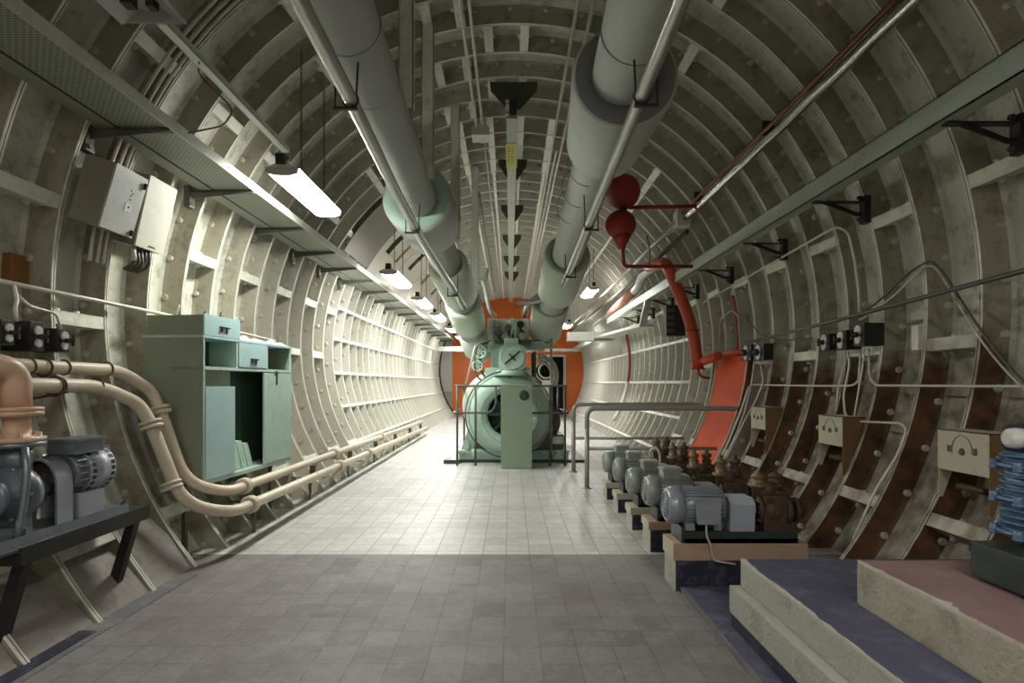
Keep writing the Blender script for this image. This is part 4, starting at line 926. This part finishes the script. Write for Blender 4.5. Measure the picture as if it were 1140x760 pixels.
o = B('black_iron').lathe(M @ Vector((-.06, .34, Zt+.155)), (0,0,1), [(0,.018),(.03,.016),(.035,.008),(.06,.008)], 12).build('small_tool'); tag(o, 'small dark upright part on top of the drawer box, farther one', 'tool')
o = B('conduit').lathe(M @ Vector((-.30, .12, Zt+.155)), (.3,.1,1), [(0,.012),(.08,.010),(.1,.005)], 10).build('small_tool'); tag(o, 'thin pale rod end sticking up behind the drawer box front', 'tool')
def cloth(m_, cx, cy, w, l, h, label, nm):
    mb = B(m_); n = 14
    g = [[None]*(n+1) for _ in range(n+1)]; rr = random.Random(cy)
    for i in range(n+1):
        for j in range(n+1):
            u = i/n-.5; v_ = j/n-.5; e = max(0, 1-max(abs(u), abs(v_))**3*8)
            z = Zt+.006+h*e*(.7+.3*math.sin(u*9+v_*14))
            g[i][j] = mb.bm.verts.new(M @ Vector((cx+u*w+.01*math.sin(v_*12), cy+v_*l+.01*math.sin(u*15), z)))
    for i in range(n):
        for j in range(n):
            f = mb._f((g[i][j], g[i+1][j], g[i+1][j+1], g[i][j+1])); f.smooth = True
    mb._f([M @ Vector((0,0,0))]*0) if False else None
    lo = [mb.bm.verts.new(M @ Vector((cx+sx*w/2, cy+sy*l/2, Zt+.005))) for sx, sy in ((-1,-1),(1,-1),(1,1),(-1,1))]; mb._f(lo)
    o = mb.build(nm); tag(o, label, 'cloth')
cloth('cloth_pink', -.12, .72, .22, .42, .055, 'dusty pinkish folded sheet on the cabinet top beside the drawer box', 'folded_sheet')
cloth('cloth_blue', -.10, 1.17, .20, .48, .05, 'pale blue folded cloth on the far end of the cabinet top', 'folded_cloth')

# ------------------------------------------------------------------ pump on its table, left foreground
t = thing('steel_table', 'black steel angle table against the left wall carrying the slate grey pump', 'table', (-2.4, 3.0, 0))
zt = .555
B('green_black').box((-2.50, 2.40, zt-.012), (-2.20, 3.50, zt)).build('top', t)
mb = B('black_iron'); mb.box((-2.208, 2.58, zt-.078), (-2.196, 3.505, zt+.002)); mb.box((-2.50, 2.575, zt-.078), (-2.20, 2.585, zt-.0)); mb.box((-2.50, 3.495, zt-.078), (-2.2, 3.505, zt)); mb.build('apron', t)
for y in (2.66, 3.44):
    mb = B('black_iron')
    mb.hexa([(-2.42, y-.03, 0.008), (-2.36, y-.03, 0.008), (-2.36, y+.02, 0.008), (-2.42, y+.02, 0.008)], [(-2.26, y-.03, zt-.03), (-2.21, y-.03, zt-.03), (-2.21, y+.02, zt-.03), (-2.26, y+.02, zt-.03)])
    mb.build('leg', t)
t = thing('table_pump', 'slate grey pump and motor with salmon pink elbow pipe on the black table', 'pump', (-2.36, 2.95, zt))
mb = B('pump_slate'); mb.box((-2.47, 2.42, zt), (-2.235, 3.36, zt+.035), .006)
mb.prism([(-2.25, 2.45, zt+.035), (-2.235, 2.45, zt+.0), (-2.222, 2.45, zt+.0), (-2.235, 2.45, zt+.045)], (0, .9, 0)); mb.build('base_plate', t)
mx_, mz = -2.37, zt+.27
mb = B('pump_slate'); mb.cyl((mx_, 3.00, mz), (mx_, 3.24, mz), .110, 28)
for k in range(22):
    M2 = Matrix.Translation((mx_, 0, mz)) @ Matrix.Rotation(2*PI*k/22, 4, 'Y'); mb.box((.10, 3.01, -.004), (.126, 3.10, .004), M=M2)
mb.build('motor_body', t)
mb = B('motor_lilac'); mb.box((mx_-.10, 3.02, zt+.035), (mx_+.11, 3.20, zt+.165), .006); mb.build('motor_foot', t)
mb = B('motor_lilac'); mb.cyl((mx_, 3.08, mz), (mx_, 3.27, mz), .130, 28); fc = mb.build('fan_cover', t)
for ya_, yb_ in ((3.235, 3.262), (3.088, 3.118)):
    mb = B('black_iron')
    for k in range(24):
        M2 = Matrix.Translation((mx_, 0, mz)) @ Matrix.Rotation(2*PI*k/24, 4, 'Y'); mb.box((.125, ya_, -.010), (.1315, yb_, .010), M=M2)
    mb.build('vent_slots', fc)
B('pump_slate').box((mx_-.04, 2.99, mz+.10), (mx_+.11, 3.20, mz+.175), .006).box((mx_-.05, 2.98, mz+.165), (mx_+.12, 3.21, mz+.182), .004).build('terminal_box', t)
mb = B('motor_lilac'); arch = [(mx_+.10*math.cos(a)*1.0, 2.88, zt+.24+.125*math.sin(a)) for a in [PI*k/12 for k in range(13)]]
outer = [(mx_+.10, 2.88, zt+.035)]+arch+[(mx_-.10, 2.88, zt+.035)]
inner = [(mx_-.088, 2.88, zt+.035)]+[(mx_+.088*math.cos(a), 2.88, zt+.24+.113*math.sin(a)) for a in [PI-PI*k/12 for k in range(13)]]+[(mx_+.088, 2.88, zt+.035)]
for i in range(14):
    a_, b_ = outer[i], outer[i+1]; c_, d_ = inner[14-i-0], inner[13-i]
    mb.hexa([a_, b_, d_, c_], [(p[0], 2.985, p[2]) for p in (a_, b_, d_, c_)])
mb.build('coupling_guard', t)
B('brown_iron').cyl((mx_, 2.88, mz-.0), (mx_, 3.03, mz-.0), .03, 14).lathe((mx_, 2.91, mz-.0), (0,1,0), [(0,.03),(.0,.07),(.04,.07),(.05,.03)], 20).build('coupling', t)
mb = B('pump_slate'); mb.lathe((mx_+.0, 2.58, mz-.05), (0,1,0), [(0,.06),(.0,.10),(.03,.10),(.035,.07),(.07,.075),(.10,.115),(.15,.135),(.20,.12),(.23,.085),(.28,.07),(.33,.05)], 30)
mb.box((mx_-.06, 2.70, zt+.03), (mx_+.06, 2.78, mz-.10)); mb.cyl((mx_, 2.76, mz+.05), (mx_, 2.76, mz+.17), .062, 20)
for k in range(5):
    mb.tube([(mx_+.05*math.cos(k*1.2), 2.68, mz-.05+.05*math.sin(k*1.2)), (mx_+.12*math.cos(k*1.2), 2.70, mz-.05+.12*math.sin(k*1.2))], .012, 8)
for k in range(10):
    a = 2*PI*k/10; mb.hexbolt((mx_+.122*math.cos(a), 2.695, mz-.05+.122*math.sin(a)), (0,-1,0), .011, .02)
mb.box((mx_-.13, 2.66, zt+.035), (mx_+.13, 2.70, zt+.07)); mb.build('pump_casing', t)
for sx in (-1, 1):
    mb = B('pump_slate'); mb.tube(fillet([(mx_+sx*.10, 2.69, mz+.17), (mx_+sx*.135, 2.66, mz+.05), (mx_+sx*.13, 2.64, mz-.12), (mx_+sx*.12, 2.62, zt+.03)], .08), .016, 8); mb.build('support_rib', t)
px_, py_ = mx_, 2.76
mb = B('pump_slate'); mb.lathe((px_, py_, mz+.17), (0,0,1), [(0,.06),(0,.115),(.022,.115),(.022,.06)], 28, closed=True)
mb.build('discharge_flange', t)
mb = B('salmon_pipe'); mb.lathe((px_, py_, mz+.194), (0,0,1), [(0,.05),(0,.115),(.02,.115),(.024,.056),(.12,.056),(.124,.105),(.145,.105),(.146,.06)], 28)
mb.lathe((px_, py_, mz+.34), (0,0,1), [(0,.06),(0,.105),(.018,.105),(.02,.06)], 28)
for k in range(6):
    a = 2*PI*k/6+.4
    for zz in (.208, .325): mb.hexbolt((px_+.088*math.cos(a), py_+.088*math.sin(a), mz+zz), (0,0,1), .012, .03)
mb.tube(fillet([(px_, py_, mz+.35), (px_, py_, mz+.55), (px_-.13, py_-.42, mz+.56)], .16, 9), .060, 22); mb.build('elbow_pipe', t)
mb = B('black_iron')
for (x, y) in ((-2.25, 3.34), (-2.28, 3.40), (-2.25, 2.62), (-2.45, 3.34)): mb.hexbolt((x, y, zt+.002), (0,0,1), .017, .045)
mb.build('holding_bolt', t)

# ------------------------------------------------------------------ central engine
YE = 9.4
t = thing('compressor_engine', 'large mint green compressor engine with round flywheel housing in the middle of the floor', 'machine', (0, YE+.5, 0))
def X(px, Y=YE): return (px-VX)*Y/F
def Z(py, Y=YE): return H-(py-VY)*Y/F
mb = B('green_black'); mb.box((X(497), YE-.02, 0), (X(652), YE+2.2, .045)); mb.box((X(495), YE-.15, 0), (X(513), YE+.2, .06)); mb.build('skid', t)
mb = B('mint'); mb.box((X(511), YE, .045), (X(633), YE+2.0, .17), .01); mb.box((X(509), YE-.03, .15), (X(634), YE+2.05, .20), .01)
mb.prism([(X(512), YE+.1, .17), (X(526), YE+.1, .17), (X(532), YE+.1, .7), (X(526), YE+.1, .75)], (0, 1.2, 0)); mb.build('base_frame', t)
c = Vector((X(567.5), YE, Z(461)))
mb = B('mint_pale'); mb.lathe(c, (0,1,0), [(-.10,.36),(-.16,.42),(-.17,.50),(-.12,.60),(-.03,.655),(.10,.665),(.30,.66),(.34,.60),(.34,.36)], 56, closed=True); mb.build('flywheel_housing', t)
B('guard_rail').torus(c+Vector((-.01,-.19,.01)), (0,1,0), .70, .011, 64, 8).build('guard_hoop', t)
mb = B('mint'); mb.torus(c+Vector((0,-.02,0)), (0,1,0), .675, .014, 56, 8).torus(c+Vector((0,-.165,0)), (0,1,0), .46, .012, 56, 8); mb.build('housing_rim', t)
mb = B('green_black'); mb.lathe(c, (0,1,0), [(.08,.02),(.08,.37),(.12,.37),(.12,.02)], 40); mb.lathe(c, (0,1,0), [(-.05,.05),(-.05,.12),(.1,.12)], 24)
for k in range(8):
    M2 = Matrix.Translation(c) @ Matrix.Rotation(2*PI*k/8, 4, 'Y'); mb.box((.1, -.02, -.025), (.36, .08, .025), M=M2)
mb.build('flywheel', t)
c2 = Vector((X(553, 10.0), 10.05, Z(452, 10.0)))
mb = B('lagging_pale'); mb.lathe(c2, (0,1,0), [(0,.2),(-.02,.45),(.04,.57),(.2,.62),(1.1,.62),(1.2,.5),(1.2,.2)], 44, closed=True); mb.build('rear_casing', t)
mb = B('mint_pale'); mb.box((X(540), YE+.05, Z(424)), (X(592), YE+.7, Z(409)), .02); mb.lathe((c.x+.03, YE-.02, Z(418)), (0,0,1), [(0,.30),(.06,.24),(.08,.24)], 24); mb.build('housing_saddle', t)
mb = B('mint_pale'); hx0, hx1 = X(555), X(586); z0_, z1_ = Z(412), Z(384)
e = .07; mb.prism([(hx0+e, YE-.05, z0_), (hx1-e, YE-.05, z0_), (hx1, YE-.05, z0_+e), (hx1, YE-.05, z1_-e), (hx1-e, YE-.05, z1_), (hx0+e, YE-.05, z1_), (hx0, YE-.05, z1_-e), (hx0, YE-.05, z0_+e)], (0, .45, 0))
mb.box((X(561), YE, z1_-.01), (X(577), YE+.35, Z(376)), .01); gh = mb.build('cylinder_head', t)
cg = Vector(((hx0+hx1)/2, YE-.05, (z0_+z1_)/2))
B('mint_pale').lathe(cg, (0,-1,0), [(0,.195),(.03,.195),(.04,.18)], 36).torus(cg+Vector((0,-.04,0)), (0,1,0), .185, .010, 36, 6).build('head_cover', gh)
mb = B('black_iron'); M2 = Matrix.Translation(cg+Vector((0,-.055,0))) @ Matrix.Rotation(math.radians(-40), 4, 'Y'); mb.box((-.16, -.01, -.012), (.16, .01, .012), M=M2)
M2 = Matrix.Translation(cg+Vector((0,-.055,0))) @ Matrix.Rotation(math.radians(48), 4, 'Y'); mb.box((-.08, -.01, -.008), (.08, .01, .008), M=M2); mb.lathe(cg+Vector((0,-.04,0)), (0,-1,0), [(0,.025),(.04,.02)], 12); mb.build('cross_handle', gh)
mb = B('conduit_dark'); mb.box((X(558), YE-.03, Z(416)), (X(585), YE+.3, Z(411.5))); mb.torus((cg.x, YE+.1, Z(414)), (0,0,1), .2, .018, 28, 6); mb.build('clamp_ring', t)
# upper block with pipework
mb = B('lagging_pale'); mb.box((X(542), YE+.5, Z(378)), (X(590), YE+1.2, Z(351)), .015); mb.box((X(541.5), YE+.42, Z(390)), (X(548), YE+.5, Z(351)), .01); mb.build('engine_block', t)
mb = B('mint'); mb.box((X(546), YE+.3, Z(415)), (X(556), YE+.7, Z(386)), .01); mb.box((X(548), YE+.4, Z(388)), (X(602), YE+1.1, Z(378)), .01); mb.lathe((X(600), YE+.4, Z(388)), (0,0,1), [(0,.12),(.1,.12),(.11,.15),(.14,.15)], 20); mb.build('crankcase', t)
mb = B('green_black'); mb.box((X(550), YE+.30, Z(380.5)), (X(614), YE+.6, Z(376.5))); mb.build('deck_plate', t)
rr = random.Random(11)
for k, (px, py) in enumerate(((552, 358), (554, 368), (562, 372), (570, 354), (575, 366), (580, 358), (585, 370), (566, 362))):
    mb = B(('sage', 'guard_rail', 'mint', 'mint_pale', 'sage', 'black_iron', 'mint', 'guard_rail')[k]); x_, z_ = X(px), Z(py); r_ = .035+.02*rr.random()
    mb.lathe((x_, YE+.46, z_), (0,-1,0), [(0,r_*1.3),(.03,r_*1.3),(.032,r_*.7),(.07,r_*.7),(.075,r_*1.1),(.09,r_*1.1)], 14)
    mb.tube(fillet([(x_, YE+.42, z_), (x_, YE+.42, z_-.10), (x_+.08*(1 if k%2 else -1), YE+.45, z_-.14)], .04), .016, 8)
    mb.build('valve', t)
mb = B('mint_pale'); mb.tube([(X(574), YE+.38, Z(353)), (X(574), YE+.38, Z(376))], .03, 12); mb.tube([(X(572), YE+.36, Z(355)), (X(568), YE+.36, Z(378))], .018, 10); mb.build('riser_pipe', t)
mb = B('lagging_pale'); mb.cyl((X(582), YE+.35, Z(377)), (X(582), YE+.35, Z(370)), .06, 16); mb.build('filter_can', t)
for (px, py, r_) in ((534, 391, .10), (531, 407, .08)):
    mb = B('mint_pale'); mb.torus((X(px), YE+.1, Z(py)), (0,1,0), r_, .016, 26, 6); mb.lathe((X(px), YE+.1, Z(py)), (0,1,0), [(0,.03),(.4,.035)], 12)
    for k in range(3):
        M2 = Matrix.Translation((X(px), YE+.1, Z(py))) @ Matrix.Rotation(PI*k/3, 4, 'Y'); mb.box((-r_, -.008, -.010), (r_, .008, .010), M=M2)
    mb.build('handwheel', t)
mb = B('guard_rail'); mb.tube([Vector((X(541)+.13*math.cos(a)*.8, YE+.15, Z(400)+.28*math.sin(a))) for a in [PI*.4+PI*k/12*1.1 for k in range(13)]], .022, 10)
mb.tube([Vector((X(538)+.13*math.cos(a)*.8-.04, YE+.1, Z(402)+.30*math.sin(a))) for a in [PI*.4+PI*k/12*1.1 for k in range(13)]], .016, 10); mb.build('looping_pipe', t)
mb = B('steel_tube')
for k, (r_, o_) in enumerate(((.20, 0), (.26, .05), (.31, .1))):
    mb.tube([Vector((X(603)+r_*math.cos(a), YE+.5+o_, Z(418)+r_*1.2*math.sin(a))) for a in [-.5+2.2*q/14 for q in range(15)]], .025, 10)
mb.build('hose', t)
mb = B('green_black'); mb.box((X(594), YE+.3, Z(420)), (X(598), YE+.5, Z(390))); mb.tube([(X(594), YE+.25, Z(420)), (X(594), YE+.25, Z(392))], .03, 10); mb.build('side_column', t)
mb = B('guard_rail'); mb.lathe((X(603), YE+.1, Z(470)), (0,1,0), [(0,.1),(.02,.32),(.6,.34),(.7,.2)], 28); mb.box((X(594), YE+.05, .2), (X(628), YE+.8, .45), .02); mb.build('oil_sump', t)
mb = B('mint_pale'); mb.box((X(615), YE-.02, Z(494)), (X(628), YE+.15, Z(486)), .008); mb.box((X(517), YE-.05, Z(500)), (X(522), YE+.05, Z(490)), .006); mb.tube([(X(527), YE-.05, Z(499)), (X(527), YE-.05, Z(508))], .03, 10); mb.build('drain_box', t)
for k in range(5): mb = None
mb = B('conduit_dark')
for (px, py) in ((526, 503), (545, 503), (600, 503), (618, 503)): mb.hexbolt((X(px), YE, Z(py)), (0,-1,0), .022, .03)
mb.hexbolt((c.x, YE-.12, c.z+.6), (0,-1,.3), .015, .02); mb.build('frame_bolt', t)
# mint control pedestal in front
Yp = 8.68
t = thing('mint_pedestal', 'upright mint green box with a small black dial in front of the engine', 'box', (X(575, Yp), Yp+.2, 0))
B('sage').box((X(557.6, Yp), Yp, 0), (X(592.3, Yp), Yp+.42, Z(428.5, Yp)), .008).build('case', t)
B('sage').box((X(557.2, Yp), Yp-.005, Z(429.5, Yp)), (X(592.7, Yp), Yp+.43, Z(428.2, Yp)), .002).build('lid', t)
g_ = Vector((X(583.4, Yp), Yp-.002, Z(440, Yp)))
dl_ = B('green_black').lathe(g_, (0,-1,0), [(0,.075),(.02,.075),(.03,.06),(.03,.055)], 28).build('dial', t)
B('conduit_dark').torus(g_+Vector((0,-.03,0)), (0,1,0), .045, .006, 20, 6).lathe(g_+Vector((0,-.03,0)), (0,-1,0), [(0,.02),(.02,.016)], 12).build('dial_ring', dl_)
# guard rail round the engine
Yg = 9.02
t = thing('engine_guard_rail', 'thin dark guard railing around the front of the mint engine', 'railing', (0, Yg, 0))
def g(px): return (px-VX)*Yg/F
xl_, xr_ = g(506.5), g(630.5); ztp = H-(429.6-VY)*Yg/F; zmd = H-(459.5-VY)*Yg/F
B('guard_rail').tube(fillet([(xl_, Yg+1.4, ztp), (xl_, Yg, ztp), (xr_, Yg, ztp), (xr_, Yg+1.4, ztp)], .05), .017, 10).build('top_rail', t)
B('guard_rail').tube(fillet([(g(504), Yg+1.4, zmd), (g(504), Yg, zmd), (g(546), Yg, zmd), (g(552), Yg, zmd+.12), (g(552), Yg, ztp)], .07), .016, 10).build('mid_rail', t)
B('guard_rail').tube(fillet([(g(592), Yg, zmd), (xr_+.03, Yg, zmd), (xr_+.03, Yg+1.4, zmd)], .05), .016, 10).build('mid_rail', t)
for px, yy in ((509, Yg), (529.5, Yg), (612.5, Yg), (629, Yg), (509, Yg+1.35), (629, Yg+1.35)):
    B('guard_rail').tube([(g(px), yy, .0), (g(px), yy, ztp)], .018, 10).build('post', t)
mb = B('steel_tube').cyl((X(613.5), YE+.0, .045), (X(613.5), YE+.0, Z(377)), .024, 12); tag(mb.build('upright_pole'), 'thin upright steel pole at the right side of the engine', 'pole')
mb = B('conduit').tube([P(518.5, 427, YE-.1), P(529, 386, YE-.1), P(536, 380, YE), P(546, 379, YE+.2)], .016, 10); tag(mb.build('slanting_pipe'), 'thin pale slanting pipe left of the engine head', 'pipe')
# pipes coming down to the engine
conduit('pale bent pipe dropping from the roof to the top of the engine', [P(537, 312, 9.8), P(540, 318, 9.8), P(545, 345, 9.8), P(551, 352, 9.9)], .04, 'lagging', rad=.2, name='engine_pipe', cat='pipe')
conduit('dark bent pipe running from the right steel pipe to the engine', [P(622, 320, 9.2), P(602, 327, 9.2), P(588, 338, 9.3), P(584, 352, 9.5)], .045, 'steel_tube', rad=.2, name='engine_pipe', cat='pipe')
conduit('pale pipe bend linking the left duct end and the roof', [P(528, 318, 9.8), P(535, 313, 9.8), P(541, 312, 9.9), P(543, 300, 10.5)], .03, 'lagging', rad=.2, name='engine_pipe', cat='pipe')

# machinery seen past the doorway
mb = B('rail_paint'); mb.torus((1.35, 21.6, 1.75), (.3,1,0), .28, .04, 24, 6); mb.torus((1.35, 21.7, 1.75), (.3,1,0), .40, .03, 24, 6); mb.box((1.2, 21.5, 0), (1.5, 21.9, 1.4)); tag(mb.build('pipe_coil'), 'pale coiled pipes on a stand in front of the far doorway', 'pipework')

# ------------------------------------------------------------------ camera, world
cam = bpy.data.cameras.new('camera'); co = bpy.data.objects.new('camera', cam); C.objects.link(co)
co.location = (0, 0, H); co.rotation_euler = (PI/2, 0, 0)
cam.sensor_width = 36; cam.lens = 36*F/1140; cam.clip_start = .02; cam.clip_end = 100
cam.shift_x = (570-VX)/1140; cam.shift_y = (VY-380)/1140
bpy.context.scene.camera = co
w = bpy.data.worlds.new('world'); bpy.context.scene.world = w; w.use_nodes = True
w.node_tree.nodes['Background'].inputs[0].default_value = (.5, .5, .5, 1); w.node_tree.nodes['Background'].inputs[1].default_value = .2
vs = bpy.context.scene.view_settings; vs.view_transform = 'Standard'; vs.look = 'None'; vs.gamma = 1; vs.exposure = 1.9; vs.use_curve_mapping = False
for o in bpy.data.objects:
    if '_o' in o: del o['_o']
